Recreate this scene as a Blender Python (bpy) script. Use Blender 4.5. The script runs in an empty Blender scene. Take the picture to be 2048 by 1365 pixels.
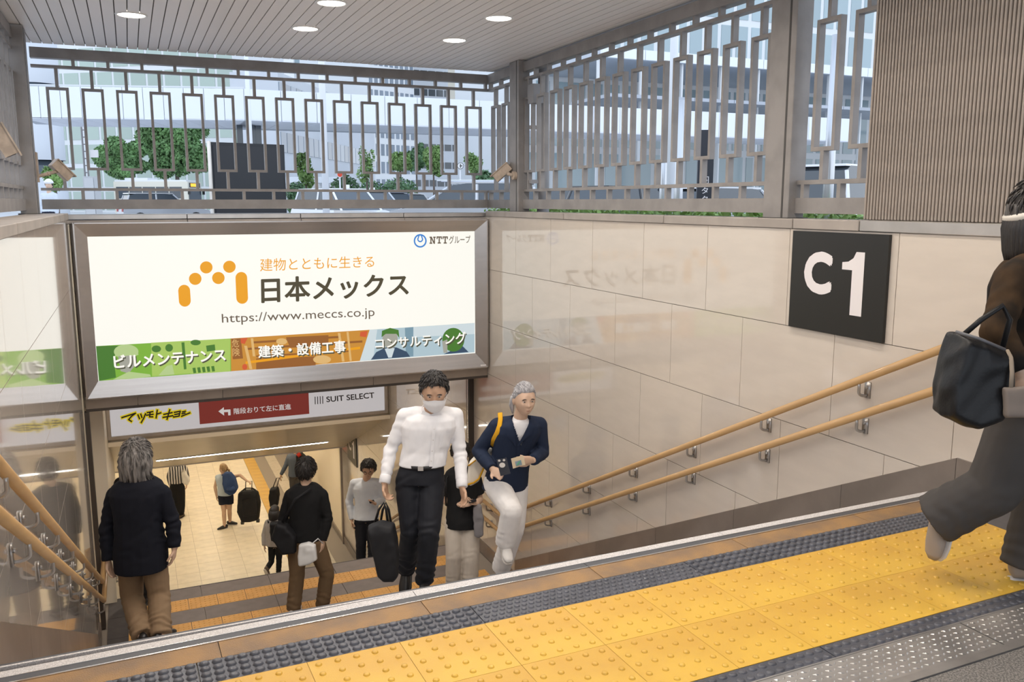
import bpy, bmesh, math, random
import numpy as np
from mathutils import Vector, Matrix, noise as mnoise

random.seed(7)
rng = np.random.default_rng(11)
SC = bpy.context.scene
COL = SC.collection

# ---------------------------------------------------------------- camera, sky, exposure
F = 1735.0                       # focal length in pixels of the 2048 x 1365 frame
CX, CY = 1024.0, 682.5
CAM = Vector((0.0, 0.0, 1.5))
PITCH, YAW = math.radians(9.12), math.radians(23.58)
cam_d = bpy.data.cameras.new('camera')
cam = bpy.data.objects.new('camera', cam_d)
COL.objects.link(cam)
cam.location = CAM
cam.rotation_euler = (math.radians(90) - PITCH, 0, -YAW)
cam_d.sensor_width = 36.0
cam_d.lens = 36.0 * F / 2048.0
cam_d.clip_end = 500
cam_d.clip_start = 0.05
SC.camera = cam

W = bpy.data.worlds.new('overcast_sky')
SC.world = W
W.use_nodes = True
wn = W.node_tree.nodes
bg = wn['Background']
tc = wn.new('ShaderNodeTexCoord')
sx = wn.new('ShaderNodeSeparateXYZ')
rp = wn.new('ShaderNodeValToRGB')
W.node_tree.links.new(tc.outputs['Generated'], sx.inputs[0])
W.node_tree.links.new(sx.outputs['Z'], rp.inputs[0])
W.node_tree.links.new(rp.outputs[0], bg.inputs[0])
rp.color_ramp.elements[0].position = 0.0
rp.color_ramp.elements[0].color = (0.90, 0.95, 1.0, 1)
rp.color_ramp.elements[1].position = 0.7
rp.color_ramp.elements[1].color = (0.66, 0.79, 1.0, 1)
bg.inputs[1].default_value = 1.8

VS = SC.view_settings
VS.view_transform = 'Standard'
VS.look = 'None'
VS.gamma = 1.0
VS.use_curve_mapping = False
VS.exposure = 0.0
SC.cycles.use_denoising = True
SC.cycles.max_bounces = 8
SC.cycles.diffuse_bounces = 4
SC.cycles.glossy_bounces = 4
SC.cycles.sample_clamp_indirect = 4.0

LAMP_W = 9.0       # each ceiling downlight
HALL_W = 9.5        # strength of the hall's ceiling panels
LINE_E = 26.0

# ---------------------------------------------------------------- photo geometry helpers
_fw = Vector((math.sin(YAW) * math.cos(PITCH), math.cos(YAW) * math.cos(PITCH), -math.sin(PITCH)))
_rt = Vector((math.cos(YAW), -math.sin(YAW), 0.0))
_up = _rt.cross(_fw)
HF = Vector((math.sin(YAW), math.cos(YAW), 0.0))      # level direction the camera faces
UPV = Vector((0, 0, 1))

def ray(px, py):
    return _rt * (px - CX) + _up * (CY - py) + _fw * F
def at(px, py, d):
    return CAM + ray(px, py) * (d / F)
def on_x(px, py, x):
    r = ray(px, py); return CAM + r * ((x - CAM.x) / r.x)
def on_y(px, py, y):
    r = ray(px, py); return CAM + r * ((y - CAM.y) / r.y)
def on_z(px, py, z):
    r = ray(px, py); return CAM + r * ((z - CAM.z) / r.z)

# ---------------------------------------------------------------- materials
MATS = {}
def M(name, col, rough=0.5, metal=0.0, var=0.0, scale=12.0, bump=0.0, bscale=80.0, spec=0.5, coat=0.0,
      emit=0.0, ecol=None, stretch=None, col2=None, speck=None, rnd=0.0, trans=0.0):
    if name in MATS:
        return MATS[name]
    m = bpy.data.materials.new(name)
    m.use_nodes = True
    nt = m.node_tree; N = nt.nodes; L = nt.links
    b = N['Principled BSDF']
    b.inputs['Roughness'].default_value = rough
    b.inputs['Metallic'].default_value = metal
    b.inputs['Specular IOR Level'].default_value = spec
    b.inputs['Coat Weight'].default_value = coat
    b.inputs['Coat Roughness'].default_value = .03
    if trans:
        b.inputs['Transmission Weight'].default_value = trans
    c4 = (col[0], col[1], col[2], 1)
    b.inputs['Base Color'].default_value = c4
    last = None
    if var or bump or col2 or speck or rnd:
        t = N.new('ShaderNodeTexCoord'); mp = N.new('ShaderNodeMapping')
        L.new(t.outputs['Object'], mp.inputs[0])
        if stretch: mp.inputs['Scale'].default_value = stretch
    if var or col2:
        nz = N.new('ShaderNodeTexNoise'); nz.inputs['Scale'].default_value = scale; nz.inputs['Detail'].default_value = 5
        L.new(mp.outputs[0], nz.inputs[0])
        cr = N.new('ShaderNodeValToRGB')
        a = col2 if col2 else tuple(max(0, c * (1 - var)) for c in col)
        z = col if col2 else tuple(min(1, c * (1 + var)) for c in col)
        cr.color_ramp.elements[0].position = 0.38; cr.color_ramp.elements[0].color = (*a, 1)
        cr.color_ramp.elements[1].position = 0.62; cr.color_ramp.elements[1].color = (*z, 1)
        L.new(nz.outputs['Fac'], cr.inputs[0]); last = cr.outputs[0]
    if speck:
        vz = N.new('ShaderNodeTexNoise'); vz.inputs['Scale'].default_value = speck[0]; vz.inputs['Detail'].default_value = 2
        L.new(mp.outputs[0], vz.inputs[0])
        sr = N.new('ShaderNodeValToRGB'); sr.color_ramp.interpolation = 'LINEAR'
        sr.color_ramp.elements[0].position = 0.44; sr.color_ramp.elements[0].color = (*speck[1], 1)
        sr.color_ramp.elements[1].position = 0.58; sr.color_ramp.elements[1].color = (*col, 1)
        L.new(vz.outputs['Fac'], sr.inputs[0]); last = sr.outputs[0]
    if rnd:
        oi = N.new('ShaderNodeObjectInfo'); hs = N.new('ShaderNodeHueSaturation'); mr = N.new('ShaderNodeMapRange')
        L.new(oi.outputs['Random'], mr.inputs[0]); mr.inputs[3].default_value = 1 - rnd; mr.inputs[4].default_value = 1 + rnd
        L.new(mr.outputs[0], hs.inputs['Value'])
        if last: L.new(last, hs.inputs['Color'])
        else: hs.inputs['Color'].default_value = c4
        last = hs.outputs[0]
    if last: L.new(last, b.inputs['Base Color'])
    if bump:
        bz = N.new('ShaderNodeTexNoise'); bz.inputs['Scale'].default_value = bscale; bz.inputs['Detail'].default_value = 3
        L.new(mp.outputs[0], bz.inputs[0])
        bu = N.new('ShaderNodeBump'); bu.inputs['Strength'].default_value = bump; bu.inputs['Distance'].default_value = 0.01
        L.new(bz.outputs['Fac'], bu.inputs['Height']); L.new(bu.outputs[0], b.inputs['Normal'])
    if emit:
        b.inputs['Emission Color'].default_value = (*(ecol or col), 1)
        b.inputs['Emission Strength'].default_value = emit
    MATS[name] = m
    return m

stone = M('polished_stone', (0.61, 0.545, 0.475), 0.07, var=0.022, scale=3.5, stretch=(1, 1, 4), spec=0.5, rnd=0.02, coat=.55)
joint_m = M('joint_backing', (0.30, 0.26, 0.22), 0.7)  # plain brown backing that shows through the open tile joints
skirt_m = M('skirting_steel', (0.36, 0.32, 0.29), 0.34, 0.75, var=0.10, scale=3)
cop_m = M('coping_stone', (0.36, 0.32, 0.285), 0.6, var=0.10, scale=3)
copmet = M('coping_metal', (0.58, 0.55, 0.52), 0.33, 0.9, var=0.08, scale=4)
fence_m = M('fence_paint', (0.28, 0.26, 0.247), 0.55, 0.15, var=0.09, scale=6)
fence_d = M('fence_groove', (0.06, 0.055, 0.05), 0.6)
plank_m = M('ceiling_plank', (0.82, 0.78, 0.755), 0.45, 0.0, rnd=0.02)
roof_m = M('roof_dark', (0.09, 0.085, 0.08), 0.8)
rib_m = M('ribbed_panel', (0.35, 0.30, 0.26), 0.6, var=0.06, scale=8)
ribback_m = M('ribbed_back', (0.09, 0.065, 0.05), 0.8)
steel = M('brushed_steel', (0.56, 0.515, 0.48), 0.25, 1.0, var=.04, scale=30, stretch=(.03, 1, 1))
steel_d = M('dark_bronze', (0.10, 0.085, 0.075), 0.4, 0.7)
lintel_m = M('lintel_panel', (0.36, 0.30, 0.25), 0.35, 0.5, var=0.06, scale=4)
wood = M('rail_wood', (0.47, 0.285, 0.12), 0.42, var=0.05, scale=4, stretch=(3, .25, 3), coat=0.15)
brk_m = M('bracket_metal', (0.42, 0.40, 0.38), 0.32, 0.9)
yel_m = M('tactile_yellow', (0.66, 0.40, 0.05), 0.36, scale=2.2, bump=0.12, bscale=260, col2=(0.57, 0.32, 0.042))
dark_m = M('tactile_dark', (0.070, 0.072, 0.085), 0.33, var=0.15, scale=9, bump=0.06, bscale=200)
brown_m = M('orange_brown_band', (0.31, 0.175, 0.066), 0.55, scale=6, bump=0.3, bscale=240, col2=(0.20, 0.125, 0.068))
nose_m = M('nosing_metal', (0.75, 0.74, 0.72), 0.25, 1.0)
groove_m = M('nosing_groove', (0.075, 0.075, 0.08), 0.5)
gran_l = M('granite_light', (0.62, 0.59, 0.58), 0.6, speck=(240, (0.44, 0.42, 0.41)), bump=0.2, bscale=200)
gran_d = M('granite_floor', (0.25, 0.23, 0.21), 0.5, speck=(170, (0.09, 0.085, 0.078)), bump=0.1)
plate_m = M('checker_plate', (0.40, 0.38, 0.36), 0.42, 0.8, var=0.1, scale=7)
org_m = M('tactile_orange', (0.74, 0.40, 0.12), 0.6, var=0.06, scale=6, rnd=0.05)
grey_t = M('landing_grey', (0.205, 0.175, 0.165), 0.55, var=0.06, scale=8, rnd=0.03)
dk_border = M('landing_border', (0.085, 0.078, 0.078), 0.5, var=0.1, scale=9)
cream_t = M('hall_tile', (0.80, 0.71, 0.55), 0.35, var=0.05, scale=5, rnd=0.03)
cream_w = M('hall_wall', (0.82, 0.73, 0.58), 0.4, rnd=0.02)
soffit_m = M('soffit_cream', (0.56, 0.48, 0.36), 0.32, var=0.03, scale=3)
white_p = M('white_panel', (0.80, 0.77, 0.76), 0.35)
black_p = M('sign_black', (0.016, 0.016, 0.015), 0.35)
sgn_w = M('sign_white', (0.78, 0.74, 0.74), 0.4)
asphalt = M('asphalt', (0.50, 0.50, 0.51), 0.9, var=0.1, scale=0.4)

# ---------------------------------------------------------------- object helpers
WL = {}                          # world location of every object placed here
def place(o, loc, parent=None):
    loc = Vector(loc)
    COL.objects.link(o)
    if parent is not None:
        o.parent = parent
        o.location = loc - WL[parent]
    else:
        o.location = loc
    WL[o] = loc
    return o
def tag(o, label=None, cat=None, group=None, kind=None):
    if label: o['label'] = label
    if cat: o['category'] = cat
    if group: o['group'] = group
    if kind: o['kind'] = kind
    return o
def empty(name, loc, label=None, cat=None, group=None, kind=None):
    o = bpy.data.objects.new(name, None)
    o.empty_display_size = 0.1
    place(o, loc)
    return tag(o, label, cat, group, kind)
def mesh_obj(name, verts, faces, mats, parent=None, origin=None, smooth=False, mi=None):
    """verts in world coordinates; origin defaults to their centre"""
    v = np.asarray(verts, float)
    c = Vector(v.mean(axis=0)) if origin is None else Vector(origin)
    me = bpy.data.meshes.new(name)
    me.from_pydata((v - np.array(c)).tolist(), [], [list(f) for f in faces])
    for m in (mats if isinstance(mats, (list, tuple)) else [mats]):
        me.materials.append(m)
    if mi is not None:
        me.polygons.foreach_set('material_index', mi)
    if smooth:
        me.polygons.foreach_set('use_smooth', [True] * len(me.polygons))
    me.update()
    return place(bpy.data.objects.new(name, me), c, parent)
def link_mesh(name, me, loc, parent=None, rot=None):
    o = bpy.data.objects.new(name, me)
    if rot is not None: o.rotation_euler = rot
    return place(o, loc, parent)
BOXF = [(0, 3, 2, 1), (4, 5, 6, 7), (0, 1, 5, 4), (1, 2, 6, 5), (2, 3, 7, 6), (3, 0, 4, 7)]
BOXC = {}
def box_mesh(sx, sy, sz, mat, bev=0.0):
    key = (round(sx, 4), round(sy, 4), round(sz, 4), mat.name, bev)
    if key in BOXC: return BOXC[key]
    bm = bmesh.new()
    bmesh.ops.create_cube(bm, size=1.0)
    bmesh.ops.scale(bm, vec=(sx, sy, sz), verts=bm.verts)
    if bev:
        bmesh.ops.bevel(bm, geom=bm.edges[:], offset=bev, segments=1, affect='EDGES')
    me = bpy.data.meshes.new('box')
    bm.to_mesh(me); bm.free()
    me.materials.append(mat)
    BOXC[key] = me
    return me
def box(name, x0, x1, y0, y1, z0, z1, mat, parent=None, bev=0.0):
    me = box_mesh(abs(x1 - x0), abs(y1 - y0), abs(z1 - z0), mat, bev)
    return link_mesh(name, me, ((x0 + x1) / 2, (y0 + y1) / 2, (z0 + z1) / 2), parent)
class MB:
    """collects shapes into one mesh"""
    def __init__(s): s.v = []; s.f = []; s.m = []; s.cur = 0
    def add(s, v, f):
        o = len(s.v); s.v += [tuple(p) for p in v]; s.f += [tuple(i + o for i in q) for q in f]; s.m += [s.cur] * len(f); return s
    def box(s, x0, x1, y0, y1, z0, z1):
        return s.add([(x0, y0, z0), (x1, y0, z0), (x1, y1, z0), (x0, y1, z0), (x0, y0, z1), (x1, y0, z1), (x1, y1, z1), (x0, y1, z1)], BOXF)
    def obox(s, c, ax, ay, az):
        c, ax, ay, az = map(Vector, (c, ax, ay, az))
        return s.add([c + ax * i + ay * j + az * k for k in (-1, 1) for (i, j) in ((-1, -1), (1, -1), (1, 1), (-1, 1))], BOXF)
    def tube(s, pts, rad, seg=10, ref=None, caps=True):
        v, f = tube(pts, rad, seg, ref, caps); return s.add(v, f)
    def sphere(s, c, r, seg=12, rings=8):
        v, f = sphere(c, r, seg, rings); return s.add(v, f)
    def prism(s, pts, d):
        """polygon pts (world) pushed along vector d"""
        n = len(pts); d = Vector(d)
        v = [Vector(p) for p in pts] + [Vector(p) + d for p in pts]
        f = [tuple(range(n))[::-1], tuple(range(n, 2 * n))] + [(i, (i + 1) % n, n + (i + 1) % n, n + i) for i in range(n)]
        return s.add(v, f)
    def obj(s, name, mats, parent=None, origin=None, smooth=False):
        return mesh_obj(name, s.v, s.f, mats, parent, origin, smooth, s.m)
def tube(pts, rad, seg=10, ref=None, caps=True):
    P = [Vector(p) for p in pts]; n = len(P)
    if not isinstance(rad, (list, tuple)): rad = [rad] * n
    v = []; f = []
    t0 = (P[1] - P[0]).normalized()
    if ref is None:
        ref = Vector((0, 0, 1)) if abs(t0.z) < 0.9 else Vector((1, 0, 0))
    ref = Vector(ref)
    side = t0.cross(ref).normalized()
    for i in range(n):
        t = (P[min(i + 1, n - 1)] - P[max(i - 1, 0)]).normalized()
        side = (side - t * side.dot(t))
        side = side.normalized() if side.length > 1e-6 else t.orthogonal().normalized()
        up = side.cross(t)
        r = rad[i]; ra, rb = (r if isinstance(r, (tuple, list)) else (r, r))
        for k in range(seg):
            a = 2 * math.pi * k / seg
            v.append(P[i] + side * (ra * math.cos(a)) + up * (rb * math.sin(a)))
    for i in range(n - 1):
        for k in range(seg):
            k2 = (k + 1) % seg
            f.append((i * seg + k, i * seg + k2, (i + 1) * seg + k2, (i + 1) * seg + k))
    if caps:
        f.append(tuple(range(seg))[::-1]); f.append(tuple((n - 1) * seg + k for k in range(seg)))
    return v, f
def sphere(c, r, seg=12, rings=8, axes=None):
    c = Vector(c); rx, ry, rz = r if isinstance(r, (tuple, list)) else (r, r, r)
    ax = axes or (Vector((1, 0, 0)), Vector((0, 1, 0)), Vector((0, 0, 1)))
    v = [c + ax[2] * rz]; f = []
    for i in range(1, rings):
        th = math.pi * i / rings
        for k in range(seg):
            a = 2 * math.pi * k / seg
            v.append(c + ax[0] * (rx * math.sin(th) * math.cos(a)) + ax[1] * (ry * math.sin(th) * math.sin(a)) + ax[2] * (rz * math.cos(th)))
    v.append(c - ax[2] * rz)
    for k in range(seg): f.append((0, 1 + k, 1 + (k + 1) % seg))
    for i in range(rings - 2):
        for k in range(seg):
            a, b = 1 + i * seg + k, 1 + i * seg + (k + 1) % seg
            f.append((a, a + seg, b + seg, b))
    e = len(v) - 1; o = 1 + (rings - 2) * seg
    for k in range(seg): f.append((o + k, e, o + (k + 1) % seg))
    return v, f
def clip(poly, a, b, c):
    """keep the part of a 2-D polygon where a*x + b*y + c >= 0"""
    out = []
    for i in range(len(poly)):
        p, q = poly[i], poly[(i + 1) % len(poly)]
        dp, dq = a * p[0] + b * p[1] + c, a * q[0] + b * q[1] + c
        if dp >= 0: out.append(p)
        if dp * dq < 0:
            t = dp / (dp - dq); out.append((p[0] + (q[0] - p[0]) * t, p[1] + (q[1] - p[1]) * t))
    return out
def text_mesh(body, bold=0.0, shear=0.0, res=4):
    cu = bpy.data.curves.new('lettering', 'FONT')
    cu.body = body; cu.offset = bold; cu.shear = shear; cu.resolution_u = res; cu.size = 1.0
    o = bpy.data.objects.new('lettering_tmp', cu); COL.objects.link(o)
    dg = bpy.context.evaluated_depsgraph_get(); dg.update()
    me = bpy.data.meshes.new_from_object(o.evaluated_get(dg))
    v = np.array([tuple(p.co) for p in me.vertices]); f = [tuple(p.vertices) for p in me.polygons]
    bpy.data.objects.remove(o); bpy.data.curves.remove(cu); bpy.data.meshes.remove(me)
    return v, f
def text_on(name, body, corners, mat, parent, push, thick=0.0, shear=0.0):
    """lay lettering into the quad corners (bottom-left, bottom-right, top-right, top-left; world), lifted along push"""
    v, f = text_mesh(body, 0, shear)
    lo, hi = v[:, :2].min(0), v[:, :2].max(0)
    u = (v[:, :2] - lo) / (hi - lo)
    if thick:          # heavier weight: the same outline laid again around itself
        base, bf, n = u, f, len(u)
        lift = np.repeat(np.arange(9), n)[:, None] * 1.5e-5
        u, f = [base], list(bf)
        for k in range(8):
            a = math.pi * k / 4
            u.append(base + np.array([math.cos(a), math.sin(a)]) * thick / (hi - lo)); f += [tuple(i + n * (k + 1) for i in q) for q in bf]
        u = np.vstack(u); u = (u - u.min(0)) / (u.max(0) - u.min(0))
    A, B, C, D = [np.array(c) for c in corners]
    nn = np.cross(B - A, D - A); nn = nn / np.linalg.norm(nn)
    s, t = u[:, :1], u[:, 1:2]
    p = A * (1 - s) * (1 - t) + B * s * (1 - t) + C * s * t + D * (1 - s) * t + np.array(push)
    if thick: p = p + nn * lift
    return mesh_obj(name, p, f, mat, parent)
# ---------------------------------------------------------------- main measures (metres; x along the steps, y down the stairs)
XR, XL = 3.90, -0.55            # faces of the two side walls
YE, RISE, RUN, NST = 3.09, 0.149, 0.3022, 20
SLOPE = RISE / RUN
Z1 = -RISE * NST                # half landing
Y1A, Y1B = YE + RUN * (NST - 1), 10.33
Z2 = 2 * Z1                     # concourse floor
Y2 = Y1B + RUN * (NST - 1)
ZC = 3.03                       # ceiling of the entrance shelter
def nose_z(y):
    """height of the line through the step edges at y"""
    if y < YE: return 0.0
    if y < Y1A: return -(y - YE) * SLOPE
    if y < Y1B: return Z1
    if y < Y2: return Z1 - (y - Y1B) * SLOPE
    return Z2

# ---------------------------------------------------------------- floors and stairs
S = lambda o: tag(o, kind='structure')
S(box('floor_landing', -0.57, 3.92, -2.0, 3.06, -0.4, -0.012, gran_d))
st = empty('floor_stairs', (1.67, YE, 0), kind='structure')
for k in range(NST - 1):
    y0 = YE + RUN * k
    box('step', XL + .01, XR - .01, y0 - .02, y0 + RUN, -RISE * (k + 2) - .1, -RISE * (k + 1), gran_l, st)
    box('step_nosing', XL + .02, XR - .02, y0 + RUN - .045, y0 + RUN + .003, -RISE * (k + 1) - .02, -RISE * (k + 1) + .002, groove_m, st)
box('front_riser', XL + .01, XR - .01, YE - .015, YE - .005, -.3, -.002, gran_l, st)
for k in range(NST - 1):
    y0 = Y1B + RUN * k
    box('step', XL + .05, XR - .01, y0 - .0, y0 + RUN, Z1 - RISE * (k + 2) - .1, Z1 - RISE * (k + 1), gran_l, st)
    box('step_nosing', XL + .06, XR - .02, y0 + RUN - .045, y0 + RUN + .003, Z1 - RISE * (k + 1) - .02, Z1 - RISE * (k + 1) + .002, groove_m, st)
# half landing with its bands of tactile paving
hl = empty('floor_half_landing', (1.67, 9.6, Z1), kind='structure')
box('landing_slab', XL + .0, XR, Y1A, Y1B - .004, Z1 - .35, Z1 - .014, joint_m, hl)
TX, TO = 0.31, 0.006
def dome(mb, cx, cy, z, rx, ry, h, seg=8):
    v = []; f = []
    for (q, zz) in ((1.0, 0.0), (0.84, 0.72), (0.5, .96), (0.0, 1.0)):
        if q == 0: v.append((cx, cy, z + h))
        else:
            for k in range(seg):
                a = 2 * math.pi * k / seg
                v.append((cx + rx * q * math.cos(a), cy + ry * q * math.sin(a), z + h * zz))
    for k in range(seg):
        k2 = (k + 1) % seg
        f.append((k, k2, seg + k2, seg + k)); f.append((seg + k, seg + k2, 2 * seg + k2, 2 * seg + k)); f.append((2 * seg + k, 2 * seg + k2, 3 * seg))
    mb.add(v, f)
def tile_mesh(name, sx, sy, sz, mat, nx=0, ny=0, rx=.01, ry=.01, h=.005, seg=8, stagger=False):
    mb = MB(); mb.box(-sx / 2, sx / 2, -sy / 2, sy / 2, -sz, 0)
    for i in range(nx):
        for j in range(ny):
            ox = (0.25 if j % 2 else -0.25) * sx / nx if stagger else 0
            dome(mb, -sx / 2 + (i + .5) * sx / nx + ox, -sy / 2 + (j + .5) * sy / ny, 0, rx, ry, h, seg)
    me = bpy.data.meshes.new(name)
    me.from_pydata(mb.v, [], mb.f); me.materials.append(mat)
    me.polygons.foreach_set('use_smooth', [False] * 6 + [True] * (len(me.polygons) - 6)); me.update()
    return me
org_tile = tile_mesh('tactile_tile', TX - TO, .282, .014, org_m, 6, 5, .012, .012, .005, 6)
g_tile = tile_mesh('paving_tile', .775 - TO, .312, .014, grey_t)
for (yc, kind) in ((9.272, 'o'), (9.572, 'g'), (9.876, 'o'), (10.173, 'g'), (8.975, 'g')):
    if kind == 'o':
        for i in range(13):
            x = -.287 + TX * (i + .5)
            link_mesh('tactile_tile', org_tile, (x, yc, Z1), hl)
    else:
        for i in range(6):
            x = -.287 + .775 * i + .387
            if x < 3.9: link_mesh('paving_tile', g_tile, (x, yc, Z1), hl)
for i in range(3):
    box('border_tile', XL + .06, -.29, 8.86 + i * .49, 8.86 + i * .49 + .486, Z1 - .014, Z1, dk_border, hl)
box('edge_strip', XL + .02, XR - .01, Y1B - .012, Y1B + .004, Z1 - .03, Z1 + .002, dk_border, hl)
# concourse floor
cf = empty('floor_concourse', (1.67, 20, Z2), kind='structure')
box('floor_base', -8, XR + .6, Y2 + .02, 33, Z2 - .2, Z2 - .012, joint_m, cf)
ct = tile_mesh('floor_tile', .436, .436, .012, cream_t)
for i in range(9):
    for j in range(25):
        x, y = -1.13 + .44 * i, Y2 + .26 + .44 * j
        if 2.55 < x < 2.95: continue
        link_mesh('floor_tile', ct, (x, y, Z2), cf)
far_big = tile_mesh('floor_tile', .876, .876, .012, cream_t)
for i in range(6):
    for j in range(7):
        link_mesh('floor_tile', far_big, (-.91 + .88 * i if i < 4 else 3.0 + .5 * (i - 4), 27.4 + .88 * j, Z2 - .004), cf)
for i in range(7):
    for j in range(14):
        link_mesh('floor_tile', far_big, (-1.79 - .88 * i, Y2 + .48 + .88 * j, Z2 - .004), cf)
tac = tile_mesh('tactile_tile', .296, .296, .014, yel_m, 0, 0)
for j in range(34):
    link_mesh('tactile_tile', tac, (2.765, 17.6 + .3 * j, Z2 + .002), cf)
gs = M('drain_strip', (0.55, 0.49, 0.40), 0.5, var=.06)
for j in range(14):
    box('drain_cover', 3.22, 3.5, Y2 + .1 + 1.0 * j, Y2 + .1 + 1.0 * j + .99, Z2 - .012, Z2 + .003, gs, cf)

# top landing bands: their root carries the small turn they have against the walls
tl = empty('floor_tactile_bands', (1.5, 3.05, 0), kind='structure')
tl.rotation_euler = (0, 0, 0.021)
X0, X1 = -0.58, 3.62
def strip(name, y0, y1, z, mat, n=1, xa=-1.9 + 1.35, xb=3.86, gap=.003):
    w = (xb - xa) / n
    for i in range(n):
        box(name, xa + w * i + gap / 2, xa + w * (i + 1) - gap / 2, y0, y1, -.011, z, mat, tl)
strip('granite_edge', 3.037, 3.083, .0, gran_l, 3)
strip('nosing_strip', 2.998, 3.034, .001, groove_m, 2)
strip('nosing_trim', 3.034, 3.037, .003, nose_m)
strip('nosing_trim', 2.991, 2.998, .003, nose_m, 2)
strip('brown_band', 2.877, 2.990, .0, brown_m, 6)
studA = tile_mesh('stud_tile', .966, .148, .011, dark_m, 24, 4, .0175, .0140, .009, 12)
studB = tile_mesh('stud_tile', .966, .148, .011, dark_m, 32, 5, .0120, .0105, .005, 8, True)
studC = tile_mesh('stud_tile', .966, .080, .011, dark_m, 24, 2, .0165, .0135, .005, 10)
for i in range(-1, 4):
    x = .105 + .97 * (i + .5)
    if x - .48 > 3.6: continue
    link_mesh('stud_tile', studB if i in (1, 3) else studA, (x, 2.801, 0), tl)
    link_mesh('stud_tile', studC, (x, 2.057, 0), tl)
yt = tile_mesh('tactile_tile', .3160, .3120, .011, yel_m, 5, 5, .0115, .0115, .006, 12)
for i in range(12):
    for j in range(2):
        link_mesh('tactile_tile', yt, (-.2 + .3175 * (i + .5), 2.7255 - .3135 * (j + .5), .001), tl)
box('border_tile', 3.615, 3.86, 1.9, 2.9, -.011, .0, dk_border, tl)
# chequered steel cover plates
for (xa, xb) in ((.6, 1.62), (1.62, 2.63), (2.63, 3.64)):
    pr = box('cover_plate', xa + .003, xb - .003, 1.84, 2.012, -.011, .0, plate_m, tl)
    mb = MB(); r = 0
    for i in range(int((xb - xa) / .027)):
        for j in range(6):
            cx, cy = xa + .014 + .027 * i, 1.857 + .027 * j
            a = math.radians(35 if (i + j) % 2 else -35)
            ux, uy = math.cos(a) * .0125, math.sin(a) * .0125
            mb.add([(cx - ux, cy - uy, 0), (cx + uy * .3, cy - ux * .3, 0), (cx + ux, cy + uy, 0), (cx - uy * .3, cy + ux * .3, 0), (cx, cy, .0035)],
                   [(0, 1, 4), (1, 2, 4), (2, 3, 4), (3, 0, 4)])
    tag(mb.obj('tread_pattern', nose_m, pr), kind='stuff')
strip('plate_frame', 2.012, 2.017, .002, plate_m, 1, .3, 3.86)
strip('plate_frame', 1.808, 1.84, .001, plate_m, 1, .3, 3.86)
strip('drain_channel', 1.80, 1.808, -.004, groove_m, 1, .3, 3.86)
for i in range(4):
    box('granite_slab', .2 + .92 * i, .2 + .92 * i + .917, .9, 1.80, -.011, 0, gran_d, tl)

# ---------------------------------------------------------------- side walls
ROWS = [1.33, .70, .06] + [.06 - .64 * i for i in range(1, 10)]
TW = .8765
def tiled_wall(name, face, nx, y_lo, y_hi, zmin):
    """tiles are pieces of the wall; joints are open grooves over a recessed backing"""
    back = .25
    x0, x1 = (face + .012, face + back) if nx < 0 else (face - back, face - .012)
    w = box(name, x0, x1, y_lo, y_hi, zmin - .3, 1.32, joint_m)
    S(w)
    for r in range(len(ROWS) - 1):
        zt, zb = ROWS[r], ROWS[r + 1]
        if zb < zmin - .6: break
        off = 8.83 if r % 2 == 0 else 9.268
        k0 = int(math.floor((y_lo - off) / TW)) - 1
        for k in range(k0, k0 + 40):
            a, b = off + TW * k, off + TW * (k + 1)
            a, b = max(a, y_lo), min(b, y_hi)
            if b - a < .02: continue
            # leave out what no one can see: tiles wholly below the stairs
            if zt < nose_z(b) - .05 and zt < nose_z(a) - .05: continue
            if zb > 1.3: continue
            g = .0022
            xa, xb = (face, face + .014) if nx < 0 else (face - .014, face)
            box('wall_tile', xa, xb, a + g, b - g, zb + g, zt - g, stone, w)
    return w
wr = tiled_wall('wall_right', XR, -1, -1.5, 18.2, Z2)
wl = tiled_wall('wall_left', XL, 1, -1.5, 9.42, Z1)
# steel skirting that steps down with the stairs
def skirting(name, face, sgn, breaks):
    root = empty(name, (face, YE, 0), kind='structure')
    for i in range(len(breaks) - 1):
        a, b = breaks[i] + .0015, breaks[i + 1] - .0015
        pts = []
        for y in (a, b): pts.append((face, y, nose_z(y) + (.0 if y > YE else 0.004)))
        for y in (b, a): pts.append((face, y, nose_z(y) + .175))
        mb = MB(); mb.prism([Vector(p) for p in pts], (sgn * .012, 0, 0))
        mb.obj('skirting_panel', skirt_m, root)
    return root
br = [1.2, 2.1, 3.09] + [3.09 + .78 + 1.01 * i for i in range(5)] + [Y1A, Y1B] + [Y1B + 1.2 * i for i in range(1, 5)] + [Y2, 18.2]
skirting('baseboard_right', XR, -1, br)
br2 = [2.0, 3.09] + [3.09 + 1.2 * i for i in range(1, 5)] + [Y1A, 9.42]
skirting('baseboard_left', XL, 1, br2)
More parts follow.
